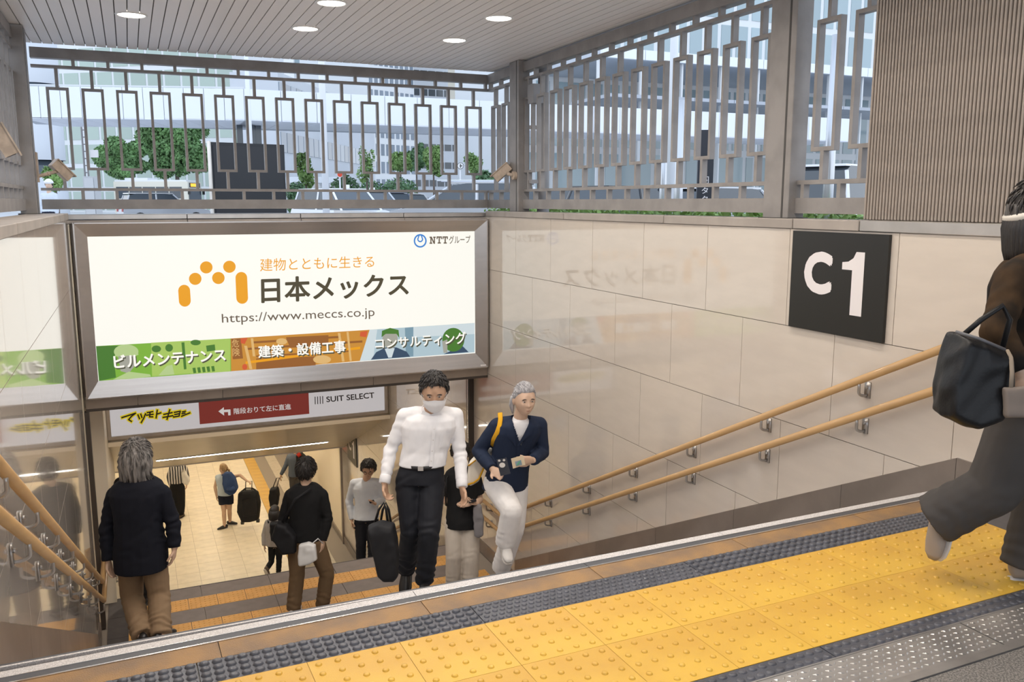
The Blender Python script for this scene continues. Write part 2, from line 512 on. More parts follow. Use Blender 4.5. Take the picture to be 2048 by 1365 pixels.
# coping along both walls and over the signboard
def coping(name, xa, xb, joints, z0, z1, mat):
    root = empty(name, ((xa + xb) / 2, joints[0], z1), kind='structure')
    for i in range(len(joints) - 1):
        box('coping_slab', xa, xb, joints[i] + .004, joints[i + 1] - .004, z0, z1, mat(i) if callable(mat) else mat, root, .004)
coping('trim_right', XR - .012, XR + .26, [-1.5, .6, 2.2, 3.86], 1.33, 1.395, copmet)
coping('trim_right_far', XR - .012, XR + .26, [3.86, 4.42, 5.9, 7.65, 9.12, 9.7], 1.33, 1.392, cop_m)
coping('trim_left', XL - .30, XL + .012, [-1.5, 1.0, 3.2, 5.2, 7.0, 8.3, 9.42], 1.33, 1.392, cop_m)
pw = empty('wall_far', (1.7, 9.9, 1.3), kind='structure')
box('parapet', -.9, 4.2, 9.80, 10.12, -.6, 1.28, lintel_m, pw)
for i in range(4):
    box('parapet_ledge', -.62 + 1.17 * i + .003, -.62 + 1.17 * (i + 1) - .003, 9.73, 10.14, 1.325, 1.375, copmet, pw, .004)
    box('parapet_ledge', -.62 + 1.17 * i + .003, -.62 + 1.17 * (i + 1) - .003, 9.70, 10.10, 1.285, 1.318, cop_m, pw, .003)
# lintel under the signboard
lt = empty('wall_lintel', (1.7, 9.75, -.55), kind='structure')
jx = [on_y(p, 780, 9.68).x for p in (274, 445, 602, 747)]
jx = [-.535] + jx + [XR - .002]
for i in range(len(jx) - 1):
    box('lintel_panel', jx[i] + .002, jx[i + 1] - .002, 9.68, 9.80, -.60, -.47, lintel_m, lt)
box('lintel_edge', -.535, XR - .002, 9.675, 10.0, -.628, -.60, steel_d, lt)
box('lintel_back', -.535, XR - .002, 9.80, 10.1, -.60, -.3, lintel_m, lt)
# far end of the left wall, the shutter guides and the jambs
S(box('trim_shutter_left', -.56, -.505, 9.62, 9.72, Z1, -.625, steel_d))
S(box('wall_left_return', -.80, -.55, 9.42, 10.25, Z1 - .2, 1.28, cream_w))
S(box('wall_left_jamb', -.80, -.405, 10.25, 10.42, Z1, -.60, cream_w))
g1 = S(box('trim_shutter_right', 3.835, 3.90, 10.16, 10.26, Z1, -.60, steel_d))
box('guide_slot', 3.825, 3.836, 10.18, 10.205, Z1, -.6, nose_m, g1)
# second flight: left wall, ceiling, header wall and sloping soffit
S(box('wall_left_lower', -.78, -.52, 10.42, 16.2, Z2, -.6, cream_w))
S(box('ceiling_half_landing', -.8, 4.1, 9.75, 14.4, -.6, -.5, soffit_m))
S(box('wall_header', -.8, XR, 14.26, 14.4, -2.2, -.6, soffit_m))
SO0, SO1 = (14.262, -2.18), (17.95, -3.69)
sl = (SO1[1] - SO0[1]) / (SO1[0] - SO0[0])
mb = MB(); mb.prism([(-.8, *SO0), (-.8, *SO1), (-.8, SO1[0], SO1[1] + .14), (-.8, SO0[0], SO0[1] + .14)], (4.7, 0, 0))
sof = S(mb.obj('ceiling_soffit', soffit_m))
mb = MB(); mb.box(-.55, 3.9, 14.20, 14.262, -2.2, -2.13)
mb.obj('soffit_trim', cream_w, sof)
def on_soffit(px, py):
    r = ray(px, py)
    t = (SO0[1] + sl * (CAM.y - SO0[0]) - CAM.z) / (r.z - sl * r.y)
    return CAM + r * t
a, b = on_soffit(314, 921), on_soffit(655, 884)
ln = empty('line_light', (a + b) / 2, 'long thin white line light recessed across the sloping ceiling over the lower stairs', 'light')
dn = Vector((0, -sl, 1)).normalized() * -1
ad = Vector((0, 1, sl)).normalized()
lamp_e = M('lamp_glow', (1, .95, .86), .5, emit=LINE_E, ecol=(1, .95, .86))
ymid = (a.y + b.y) / 2; zmid = SO0[1] + sl * (ymid - SO0[0])
mb = MB(); mb.obox(((a.x + b.x) / 2, ymid, zmid) , (abs(b.x - a.x) / 2, 0, 0), ad * .055, dn * .012)
mb.obj('diffuser', lamp_e, ln)
mb = MB()
for s in (-1, 1): mb.obox(Vector(((a.x + b.x) / 2, ymid, zmid)) + ad * (.068 * s), (abs(b.x - a.x) / 2 + .02, 0, 0), ad * .010, dn * .014)
mb.obj('frame', white_p, ln)
# concourse shell
S(box('ceiling_concourse', -8, 4.5, 17.9, 33, -3.69, -3.55, white_p))
S(box('wall_concourse_right', 3.9, 4.1, 18.2, 33, Z2, -3.5, cream_w))
S(box('wall_concourse_end', -8, 4.1, 32.8, 33, Z2, -3.5, cream_w))
S(box('wall_concourse_left', -8.2, -8, 10, 33, Z2, -3.5, cream_w))
S(box('wall_concourse_near', -8, -.78, 15.9, 16.2, Z2, -.6, cream_w))
S(box('ceiling_concourse_near', -8, -.78, 16.2, 17.9, -3.69, -3.55, white_p))
S(box('baseboard_concourse', 3.87, 3.9, 18.2, 32.8, Z2, Z2 + .12, skirt_m))
S(box('trim_wall_corner', 3.86, 3.905, 18.16, 18.24, Z2, -3.5, skirt_m))
hall_e = M('hall_panel_glow', (1, .84, .60), .5, emit=HALL_W, ecol=(1, .85, .62))
n = 0
for y in (18.8, 20.8, 22.8, 25.0, 27.2, 29.4):
    for x in (-3.5, -.6, 1.6, 3.0):
        o = empty('ceiling_panel_light', (x, y, -3.69), 'warm square light panel in the concourse ceiling below the stairs', 'light', 'concourse ceiling lights')
        box('diffuser', x - .3, x + .3, y - .3, y + .3, -3.70, -3.692, hall_e, o)
        box('frame', x - .33, x + .33, y - .33, y + .33, -3.694, -3.689, white_p, o)

# ---------------------------------------------------------------- shelter ceiling with slats and downlights
cl = empty('ceiling', (1.6, 4, ZC), kind='structure')
PW = .0951
for i in range(53):
    x = -.86 + PW * i
    box('ceiling_plank', x, x + PW - .0085, -1.5, 9.93, ZC, ZC + .012, plank_m, cl)
box('ceiling_backing', -.9, 4.2, -1.5, 9.90, ZC + .014, ZC + .03, roof_m, cl)
box('roof_slab', -1.3, 4.6, -1.7, 10.02, ZC + .1, ZC + .34, fence_m, cl)
glow = M('downlight_glow', (1, .96, .90), .5, emit=14, ecol=(1, .95, .88))
trim_w = M('downlight_trim', (0.8, 0.78, 0.75), .4)
CIR = [(math.cos(2 * math.pi * k / 28), math.sin(2 * math.pi * k / 28)) for k in range(28)]
names = {(0.12, 8.13): 'farthest left', (1.55, 8.15): 'far middle', (2.96, 8.2): 'far right', (1.54, 7.05): 'near middle', (2.95, 7.05): 'near right'}
LAB = {(0, 0): 'round white ceiling downlight nearest the left fence corner', (1, 0): 'round ceiling downlight above the middle of the far fence',
       (2, 0): 'round ceiling downlight closest to the far right fence post', (1, 1): 'round ceiling downlight cut by the top edge of the photo',
       (2, 1): 'round ceiling downlight one row nearer, towards the right fence'}
for j, y in enumerate((8.15, 7.05, 5.95, 4.85, 3.75, 2.65, 1.55)):
    for i, x in enumerate((.12, 1.545, 2.955)):
        o = empty('downlight', (x, y, ZC), LAB.get((i, j), 'round ceiling downlight of the rows above the top landing'), 'light', None if (i, j) in LAB else 'downlights out of view')
        v = [(x + c * .105, y + s * .105, ZC - .004) for c, s in CIR]
        mesh_obj('lens', v + [(p[0], p[1], ZC + .004) for p in v], [tuple(range(28))[::-1]] + [(k, (k + 1) % 28, 28 + (k + 1) % 28, 28 + k) for k in range(28)], glow, o)
        mb = MB(); vv = []; ff = []
        for (r, z) in ((.105, ZC - .003), (.112, ZC - .009), (.125, ZC - .006), (.128, ZC + .001)):
            vv += [(x + c * r, y + s * r, z) for c, s in CIR]
        for q in range(3):
            for k in range(28): ff.append((q * 28 + k, q * 28 + (k + 1) % 28, (q + 1) * 28 + (k + 1) % 28, (q + 1) * 28 + k))
        mesh_obj('trim_ring', vv, ff, trim_w, o, smooth=True)
        ld = bpy.data.lights.new('downlight_lamp', 'AREA'); ld.shape = 'DISK'; ld.size = .2; ld.energy = LAMP_W; ld.color = (1, .90, .79); ld.spread = math.radians(150)
        lo = bpy.data.objects.new('lamp', ld); place(lo, (x, y, ZC - .012), o)
for x in (.6, 2.7):  # two unseen lamps added to brighten the space behind the signboard
    o = empty('downlight', (x, 12.0, -.6), 'unseen downlight added to light the low space behind the signboard', 'light', 'added downlights behind the signboard')
    v = [(x + c * .1, 12.0 + s * .1, -.604) for c, s in CIR]
    mesh_obj('lens', v, [tuple(range(28))[::-1]], glow, o)
    ld = bpy.data.lights.new('downlight_lamp', 'AREA'); ld.shape = 'DISK'; ld.size = .2; ld.energy = 26; ld.color = (1, .86, .70)
    lo = bpy.data.objects.new('lamp', ld); place(lo, (x, 12.0, -.612), o)

# ---------------------------------------------------------------- fences
def fence(name, label, axis, pos, start, count, pitch, lo, hi, sgn):
    """axis 'x': runs along x at y = pos; axis 'y': runs along y at x = pos"""
    def P(a0, a1, b0, b1, z0, z1):
        return (a0, a1, b0, b1, z0, z1) if axis == 'x' else (b0, b1, a0, a1, z0, z1)
    mid = (lo + hi) / 2
    root = empty(name, (mid, pos, 1.4) if axis == 'x' else (pos, mid, 1.4), label, 'fence')
    dp = .05 * sgn
    box('top_beam', *P(lo, hi, pos, pos + 2 * dp, 2.905, 3.005), fence_m, root)
    box('bottom_beam', *P(lo, hi, pos, pos + 2 * dp, 1.425, 1.525), fence_m, root)
    box('upper_rail', *P(lo, hi, pos + dp * .2, pos + dp * 1.6, 2.815, 2.842), fence_m, root)
    box('lower_rail', *P(lo, hi, pos + dp * .2, pos + dp * 1.6, 1.612, 1.640), fence_m, root)
    w = .204
    f_mb = MB(); o = .026; d0, d1 = (pos + dp * .2, pos + dp * 1.15)
    s1 = None
    for i in range(count):
        a = start + pitch * i; c = a + w / 2
        if c - w / 2 < lo - .05 or c + w / 2 > hi + .05: continue
        if s1 is None:
            mb = MB()
            for q in ((-w / 2, w / 2, 2.604, 2.630), (-w / 2, w / 2, 1.820, 1.846), (-w / 2, -w / 2 + o, 1.846, 2.604), (w / 2 - o, w / 2, 1.846, 2.604)):
                mb.box(*P(q[0], q[1], d0 - pos, d1 - pos, q[2] - 2.2, q[3] - 2.2))
            me = bpy.data.meshes.new('rectangle_frame'); me.from_pydata(mb.v, [], mb.f); me.materials.append(fence_m); s1 = me
        link_mesh('rectangle_frame', s1, (c, pos, 2.2) if axis == 'x' else (pos, c, 2.2), root)
        box('stub', *P(c - .015, c + .015, d0, d1, 2.630, 2.815), fence_m, root)
        box('stub', *P(c - .015, c + .015, d0, d1, 1.640, 1.820), fence_m, root)
        h = c + pitch / 2
        if h < hi:
            box('stub', *P(h - .015, h + .015, d0, d1, 2.842, 2.905), fence_m, root)
            box('stub', *P(h - .015, h + .015, d0, d1, 1.525, 1.612), fence_m, root)
    return root
fence('metal_fence', 'taupe metal fence of rectangle frames along the far parapet above the signboard', 'x', 10.0, -.683, 15, .318, -.80, 4.14, 1)
fence('metal_fence', 'taupe metal fence of rectangle frames along the top of the right wall', 'y', 4.04, 4.885 - .32 * 3 + .02, 20, .32, 3.88, 10.0, 1)
fence('metal_fence', 'taupe metal fence seen edge-on along the top of the left wall', 'y', -.84, 4.1, 18, .32, 1.0, 9.9, -1)
POST = {(4.03, 8.95): 'square taupe fence post at the far right carrying a security camera', (4.03, 4.58): 'square taupe fence post on the right wall beside the ribbed panel',
        (-.80, 8.95): 'tall taupe fence post at the far end of the left wall'}
for (x, y), lb in POST.items():
    s = 1 if x > 0 else -1
    xa, xb = (x - .045, x + .09) if s > 0 else (x - .09, x + .045)
    o = empty('fence_post', (x, y + .12, 1.39), lb, 'post')
    box('post_body', xa, xb, y, y + .25, 1.392, ZC - .002, fence_m, o, .004)
    fx = xa - .002 if s > 0 else xb + .002
    box('groove', min(fx, fx + .003 * s), max(fx, fx + .003 * s), y + .05, y + .066, 1.393, ZC - .004, fence_d, o)
    box('base_plate', xa - .02, xb + .02, y - .02, y + .27, 1.385, 1.397, fence_d, o)
# ribbed cladding to the right of the second post
rw = S(box('wall_ribbed', 3.975, 4.12, -1.5, 3.875, 1.395, ZC, ribback_m))
rib = box_mesh(.05, .0132, ZC - 1.397, rib_m, .004)
for i in range(160):
    link_mesh('rib', rib, (3.953, 3.866 - .0224 * i, (ZC + 1.397) / 2), rw)
# ---------------------------------------------------------------- lit signboard
YB = 9.66
bb = empty('advertising_lightbox', (1.68, 9.70, -.48), 'wide backlit white advertising board in a brushed steel frame above the stairs', 'signboard')
ix0, ix1, iz0, iz1 = -.398, 3.722, -.305, 1.158
ox0, ox1, oz0, oz1 = -.505, 3.868, -.475, 1.285
box('housing', ox0 + .004, ox1 - .004, 9.64, 9.80, oz0 + .004, oz1 - .004, steel_d, bb)
def mitre(name, a, b, c, d):
    mb = MB(); mb.prism([a, b, c, d], (0, .035, 0)); mb.obj(name, steel, bb)
yo, yi = 9.600, 9.632
mitre('frame_top', (ox0, yo, oz1), (ix0, yi, iz1), (ix1, yi, iz1), (ox1, yo, oz1))
mitre('frame_bottom', (ox0, yo, oz0), (ox1, yo, oz0), (ix1, yi, iz0), (ix0, yi, iz0))
mitre('frame_side', (ox0, yo, oz0), (ix0, yi, iz0), (ix0, yi, iz1), (ox0, yo, oz1))
mitre('frame_side', (ox1, yo, oz0), (ox1, yo, oz1), (ix1, yi, iz1), (ix1, yi, iz0))
mb = MB()
for (x0, x1, z0, z1) in ((ox0 - .006, ox1 + .006, oz1, oz1 + .012), (ox0 - .006, ox1 + .006, oz0 - .012, oz0), (ox0 - .014, ox0, oz0 - .012, oz1 + .012), (ox1, ox1 + .010, oz0 - .012, oz1 + .012)):
    mb.box(x0, x1, 9.592, 9.70, z0, z1)
mb.obj('outer_lip', steel, bb)
def lit(name, col, e=.80):
    return M(name, tuple(c * .12 for c in col), .35, emit=e, ecol=col)
face_w = lit('lightbox_face', (1.0, .985, .91), .90)
box('face', ix0 - .004, ix1 + .004, 9.634, 9.645, iz0 - .004, iz1 + .004, face_w, bb)
YF = 9.6335
def c4(x, y): return (130 + x * .4248, 420 + y * .4248)
def flat(name, pts, mat, layer=1, parent=None, conv=c4, Y=YF):
    yy = Y - .0012 * layer
    w = [on_y(*conv(*p), Y) for p in pts]
    w = [Vector((q.x, yy, q.z)) for q in w]
    n = Vector((0, 0, 0))
    for i in range(len(w)): n += w[i].cross(w[(i + 1) % len(w)])
    if n.y > 0: w = w[::-1]
    return mesh_obj(name, w, [tuple(range(len(w)))], mat, parent or bb)
def quad_text(name, body, conv, bl, br_, tr, tl_, mat, parent, Y, layer=3, bold=0.0, shear=0.0):
    cs = []
    for p in (bl, br_, tr, tl_):
        q = on_y(*conv(*p), Y); cs.append((q.x, Y - .0012 * layer, q.z))
    return text_on(name, body, cs, mat, parent, (0, 0, 0), bold, shear)
L_org = lit('ink_orange', (.80, .34, .012), .95); L_blu = lit('ink_blue', (.06, .27, .72)); L_gry = lit('ink_dark_olive', (.085, .07, .038), .8)
L_gtx = lit('ink_grey_brown', (.16, .12, .085), .8); L_wht = lit('ink_white', (1, .97, .90), .92)
L_grn = lit('ink_green', (.235, .50, .055), .8); L_grn2 = lit('ink_light_green', (.44, .64, .14), .8); L_grd = lit('ink_deep_green', (.075, .22, .035), .8); L_grp = lit('ink_pale_green', (.52, .68, .30), .8)
L_or2 = lit('ink_amber', (.66, .30, .045), .8); L_or3 = lit('ink_brown', (.34, .13, .03), .8); L_or4 = lit('ink_pale_amber', (.82, .52, .20), .8); L_red = lit('ink_red', (.72, .12, .04), .8)
L_bl1 = lit('ink_pale_blue', (.48, .63, .70), .8); L_bl2 = lit('ink_mid_blue', (.22, .36, .45), .8); L_bl3 = lit('ink_navy', (.045, .085, .15), .8); L_skn = lit('ink_face', (.42, .42, .36), .8); L_bl4 = lit('ink_white_blue', (.70, .80, .84), .8)
# lettering
quad_text('lettering', '建物とともに生きる', c4, (918, 290), (1455, 270), (1455, 216), (918, 230), L_org, bb, YF, bold=0)
quad_text('lettering', '日本メックス', c4, (924, 441), (1619, 404), (1616, 296), (922, 318), L_gry, bb, YF, bold=.024)
quad_text('lettering', 'https://www.meccs.co.jp', c4, (740, 545), (1458, 513), (1456, 459), (737, 490), L_gtx, bb, YF)
def slab_letters():
    V, Fc = [], []
    def poly(ps):
        o = len(V)
        for (x, y) in ps:
            r = on_y(*c4(x, y), YF); V.append((r.x, YF - .0036 - .00002 * len(Fc), r.z))
        Fc.append(tuple(range(o, o + len(ps))))
    def rect(x0, y0, x1, y1): poly([(x0, y1), (x1, y1), (x1, y0), (x0, y0)])
    x = 1716
    rect(x, 154, x + 13, 160); rect(x, 126, x + 11, 132); rect(x + 17, 126, x + 29, 132); rect(x + 3.5, 128, x + 9, 158); rect(x + 20, 128, x + 25.5, 160)
    poly([(x + 19, 160), (x + 25.5, 160), (x + 10, 126), (x + 3.5, 126)])
    for x in (1749, 1777):
        rect(x, 125, x + 25, 131); rect(x, 125, x + 5, 138); rect(x + 20, 125, x + 25, 138); rect(x + 9.5, 128, x + 15.5, 158); rect(x + 5, 153, x + 20, 159)
    mesh_obj('lettering', V, Fc, L_gtx, bb)
slab_letters()
quad_text('lettering', 'グループ', c4, (1808, 160), (1909, 157), (1908, 121), (1807, 122), L_gtx, bb, YF, bold=.008)
def disc(cx, cy, rx, ry, n=28): return [(cx + rx * math.cos(2 * math.pi * k / n), cy + ry * math.sin(2 * math.pi * k / n)) for k in range(n)]
for (cx, cy) in ((613, 325), (665, 271), (722, 321), (774, 268)):
    flat('logo_dot', disc(cx, cy, 29.5, 28.5), L_org, 2)
def pill(x0, y0, x1, y1, r, n=12):
    p = []
    for k in range(n + 1): a = math.pi * k / n; p.append((x0 - r * math.cos(a) , y0 - r * math.sin(a)))
    for k in range(n + 1): a = math.pi * k / n; p.append((x1 + r * math.cos(a), y1 + r * math.sin(a)))
    return p
flat('logo_bar', pill(561, 381, 564, 428, 28), L_org, 2)
flat('logo_bar', pill(830, 320, 834, 415, 27.5), L_org, 2)
def ring_pts(c, r, w, n=36, a0=0, a1=2 * math.pi):
    v = []; f = []
    for k in range(n + 1):
        a = a0 + (a1 - a0) * k / n
        for q in (r - w / 2, r + w / 2):
            v.append((c[0] + q * math.cos(a), c[1] + q * 1.05 * math.sin(a)))
    return v, [(2 * k, 2 * k + 1, 2 * k + 3, 2 * k + 2) for k in range(n)]
v, f = ring_pts((1672, 146), 27, 7)
v2, f2 = ring_pts((1672, 138), 11, 6, 20, math.radians(-20), math.radians(200))
f = f + [tuple(i + len(v) for i in q) for q in f2]; v = v + v2
lines = [((1661, 137), (1667, 120)), ((1683, 137), (1677, 120))]
for (p, q) in lines:
    o = len(v); v += [(p[0] - 3, p[1]), (p[0] + 3, p[1]), (q[0] + 3, q[1]), (q[0] - 3, q[1])]; f.append((o, o + 1, o + 2, o + 3))
w = [on_y(*c4(*p), YF) for p in v]
mesh_obj('logo_ring', [(q.x, YF - .0024, q.z) for q in w], f, L_blu, bb)
# photograph strip along the bottom, printed flat
flat('print_green', [(146, 642), (780, 606), (800, 700), (782, 765), (160, 806)], L_grn, 1)
flat('print_amber', [(780, 606), (1434, 565), (1388, 712), (782, 764)], L_or2, 1.2)
flat('print_blue', [(1434, 565), (1928, 533), (1928, 671), (1388, 712)], L_bl1, 1.3)
P_ = lambda pts, m, l=2: flat('print_shape', pts, m, l)
P_([(146, 642), (250, 640), (230, 700), (240, 790), (160, 806)], L_grd, 1.4)
P_(disc(288, 668, 58, 34), L_grp, 1.6); P_([(238, 668), (342, 664), (346, 684), (236, 690)], L_grp, 1.7)
P_([(250, 690), (330, 684), (325, 740), (300, 770), (262, 760)], L_skn, 1.65); P_([(225, 800), (300, 762), (400, 775), (405, 786), (300, 797)], L_grp, 1.7)
P_([(405, 626), (585, 616), (595, 770), (410, 785)], L_grn2, 1.5); P_([(585, 617), (778, 607), (778, 764), (590, 772)], L_grn2, 1.45)
P_(disc(430, 655, 22, 16), L_grd, 1.8); P_(disc(490, 650, 18, 18), L_grd, 1.8); P_(disc(615, 625, 24, 13), L_grd, 1.8); P_([(664, 640), (705, 634), (708, 662), (668, 668)], L_grd, 1.8)
P_([(548, 625), (562, 624), (572, 750), (560, 752)], L_grd, 1.8); P_([(440, 780), (480, 735), (505, 730), (515, 776)], L_grp, 1.8)
for i in range(5): P_([(600 + 22 * i, 745 - 2 * i), (614 + 22 * i, 743 - 2 * i), (618 + 22 * i, 768 - 2 * i), (605 + 22 * i, 770 - 2 * i)], L_grd, 1.8)
P_([(782, 608), (828, 605), (838, 700), (790, 704)], L_or3, 1.8)
quad_text('lettering', '危', c4, (787, 648), (820, 646), (817, 608), (784, 611), L_or4, bb, YF, 3)
quad_text('lettering', '険', c4, (790, 690), (824, 688), (821, 650), (787, 652), L_or4, bb, YF, 3)
P_([(826, 605), (860, 603), (846, 632), (828, 628)], L_red, 1.85)
for (x0, y0, x1, y1, w_) in ((850, 640, 875, 750, 7), (880, 605, 890, 690, 6), (1290, 580, 1310, 715, 6), (1330, 575, 1345, 712, 5)):
    P_([(x0 - w_, y0), (x0 + w_, y0), (x1 + w_, y1), (x1 - w_, y1)], L_or4, 1.85)
for (x0, y0, x1, y1, w_) in ((860, 655, 1400, 620, 5), (850, 720, 1390, 650, 6), (900, 690, 1340, 665, 4), (880, 625, 1300, 598, 5)):
    P_([(x0, y0 - w_), (x1, y1 - w_), (x1, y1 + w_), (x0, y0 + w_)], L_or3 if w_ != 6 else L_org, 1.8)
P_([(900, 700), (1180, 690), (1180, 735), (900, 752)], L_or3, 1.7); P_([(1040, 600), (1240, 590), (1240, 640), (1060, 650)], L_or3, 1.7)
P_(disc(1020, 620, 26, 15), L_or4, 1.9); P_(disc(1210, 705, 42, 20), L_or4, 1.9); P_(disc(846, 740, 12, 14), L_red, 1.9); P_([(1390, 575), (1425, 570), (1418, 600), (1388, 596)], L_red, 1.9)
P_([(1434, 566), (1470, 564), (1450, 706), (1388, 711)], L_bl4, 1.4); P_([(1600, 556), (1640, 552), (1640, 690), (1605, 692)], L_bl2, 1.5); P_([(1640, 552), (1928, 534), (1928, 585), (1640, 600)], L_bl4, 1.4)
P_([(1440, 706), (1465, 670), (1510, 648), (1560, 648), (1608, 668), (1625, 692)], L_bl3, 1.9); P_([(1505, 655), (1530, 648), (1552, 652), (1538, 696), (1522, 697)], L_bl4, 2.0)
P_(disc(1530, 608, 36, 46), L_skn, 2.1); P_([(1490, 600), (1492, 570), (1530, 556), (1570, 566), (1574, 604), (1560, 584), (1510, 584)], L_grd, 2.2)
P_(disc(1828, 612, 52, 56), L_grd, 2.1); P_([(1775, 620), (1800, 610), (1800, 672), (1782, 674)], L_skn, 2.15); P_([(1782, 680), (1870, 640), (1900, 670)], L_bl3, 2.0)
L_shd = lit('ink_shadow', (.10, .10, .06), .7)
for (txt, q, bold) in (('ビルメンテナンス', ((232, 748), (757, 710), (754, 652), (226, 684)), .026),
                       ('建築・設備工事', ((910, 698), (1321, 672), (1318, 613), (908, 640)), .022),
                       ('コンサルティング', ((1460, 655), (1889, 630), (1886, 573), (1458, 605)), .018)):
    quad_text('lettering', txt, c4, *[(x + 5, y + 6) for x, y in q], L_shd, bb, YF, 3, bold)
    quad_text('lettering', txt, c4, *q, L_wht, bb, YF, 4, bold)
box('maker_plate', 3.775, 3.845, 9.596, 9.600, -.462, -.445, white_p, bb)

# ---------------------------------------------------------------- guide sign over the lower opening
YG = 14.15
gs_ = empty('guide_sign', (1.6, 14.2, -2.05), 'long white and red shop direction sign over the lower stair opening', 'sign')
def c6(x, y): return (180 + x * .4029, 760 + y * .4029)
gw = lit('sign_face_white', (.80, .76, .77), .55); gr = lit('sign_face_red', (.30, .045, .035), .5)
p0, p1 = on_y(*c6(98, 165), YG), on_y(*c6(1462, 150), YG)
zt, zb = -1.60, on_y(*c6(1462, 150), YG).z
gx0, gx1 = p0.x, p1.x
box('face', gx0, gx1, YG, YG + .03, zb, zt, gw, gs_)
mb = MB()
for (x0, x1, z0, z1) in ((gx0 - .05, gx0, zb - .05, zt + .04), (gx1, gx1 + .05, zb - .05, zt + .04), (gx0, gx1, zb - .05, zb), (gx0, gx1, zt, zt + .04)):
    mb.box(x0, x1, YG - .03, YG + .05, z0, z1)
mb.obj('frame', copmet, gs_)
ra, rb = on_y(*c6(541, 150), YG).x, on_y(*c6(1087, 130), YG).x
rz = on_y(*c6(545, 221), YG).z
box('red_panel', ra, rb, YG - .004, YG, rz, zt, gr, gs_)
g_wh = lit('sign_ink_white', (.9, .86, .84), .55); g_bk = lit('sign_ink_black', (.03, .022, .02), .3); g_ye = lit('sign_ink_yellow', (.85, .66, .01), .6)
arrow = [(637, 157), (664, 136), (664, 149), (697, 147), (698, 176), (686, 177), (685, 160), (665, 161), (666, 178)]
flat('arrow', arrow, g_wh, 5, gs_, c6, YG)
quad_text('lettering', '階段おりて左に直進', c6, (714, 172), (998, 147), (996, 118), (712, 142), g_wh, gs_, YG, 5, .012)
quad_text('lettering', 'SUIT SELECT', c6, (1174, 112), (1412, 90), (1410, 62), (1172, 84), g_bk, gs_, YG, 3, .018)
for i in range(4):
    x = 1115 + 12.5 * i; y = 84 - i
    flat('logo_bar', [(x, y), (x + 4, y), (x + 5, y + 38), (x + 1, y + 38)], g_bk, 3, gs_, c6, YG)
# hand-drawn katakana shop lettering: strokes in sign pixels, yellow halo under brown
K = [[(158, 188), (226, 166), (205, 182), (192, 198), (206, 207)], [(238, 174), (246, 194)], [(252, 170), (258, 188)], [(276, 168), (266, 192), (254, 213)],
     [(284, 163), (312, 158)], [(280, 176), (314, 171)], [(298, 160), (296, 184), (312, 184)], [(334, 150), (328, 190)], [(330, 171), (352, 164)],
     [(366, 172), (408, 163)], [(362, 187), (412, 178)], [(396, 148), (382, 197)], [(418, 162), (448, 156), (442, 180), (414, 185)], [(420, 173), (444, 168)],
     [(458, 160), (474, 156)], [(456, 169), (472, 165)], [(454, 181), (496, 164)]]
def strokes(name, w_, mat, layer):
    V, Fc = [], []
    for s in K:
        for a, b in zip(s[:-1], s[1:]):
            a, b = Vector(a).to_2d(), Vector(b).to_2d()
            d = (b - a).normalized(); n_ = Vector((-d.y, d.x)) * w_; d = d * w_
            q = [a - d * .7 - n_, b + d * .7 - n_, b + d * .7 + n_, a - d * .7 + n_]
            o = len(V)
            for k, p in enumerate(q):
                r = on_y(*c6(*p), YG); V.append((r.x, YG - .0012 * layer - .00001 * len(Fc), r.z))
            Fc.append((o, o + 1, o + 2, o + 3))
    return mesh_obj(name, V, Fc, mat, gs_)
strokes('lettering_halo', 9.5, g_ye, 3); strokes('lettering', 3.6, g_bk, 5)

# ---------------------------------------------------------------- exit number signs on the right wall
def wall_text(name, body, y0, y1, z0, z1, x, mat, parent, bold):
    # the reader faces +x, so the lettering runs from larger to smaller y
    return text_on(name, body, [(x, y0, z0), (x, y1, z0), (x, y1, z1), (x, y0, z1)], mat, parent, (0, 0, 0), bold)
def number_sign(lb, y0, y1, z0, z1):
    h, w_ = z1 - z0, y0 - y1
    o = empty('exit_number_sign', (3.89, (y0 + y1) / 2, z0), lb, 'sign')
    box('plate', 3.878, 3.8985, y1, y0, z0, z1, black_p, o)
    wall_text('letter', 'C', y0 - .155 * w_, y0 - .465 * w_, z0 + .375 * h, z0 + .805 * h, 3.8765, sgn_w, o, .05)
    ya, yb_, za, zb2 = y0 - .565 * w_, y0 - .785 * w_, z0 + .215 * h, z0 + .825 * h
    P1 = lambda u, v: (3.8765, ya + (yb_ - ya) * u, za + (zb2 - za) * v)
    mesh_obj('numeral', [P1(.47, 0), P1(1, 0), P1(1, 1), P1(.62, 1), P1(.50, .90), P1(.28, .84), P1(0, .825), P1(0, .71), P1(.47, .71)], [tuple(range(9))], sgn_w, o)
    return o
number_sign('large black square sign with white C1 high on the right wall', 4.397, 3.622, .705, 1.318)
number_sign('small dark C1 sign on the right wall of the lower stairs', 17.52, 16.72, -3.80, -3.20)

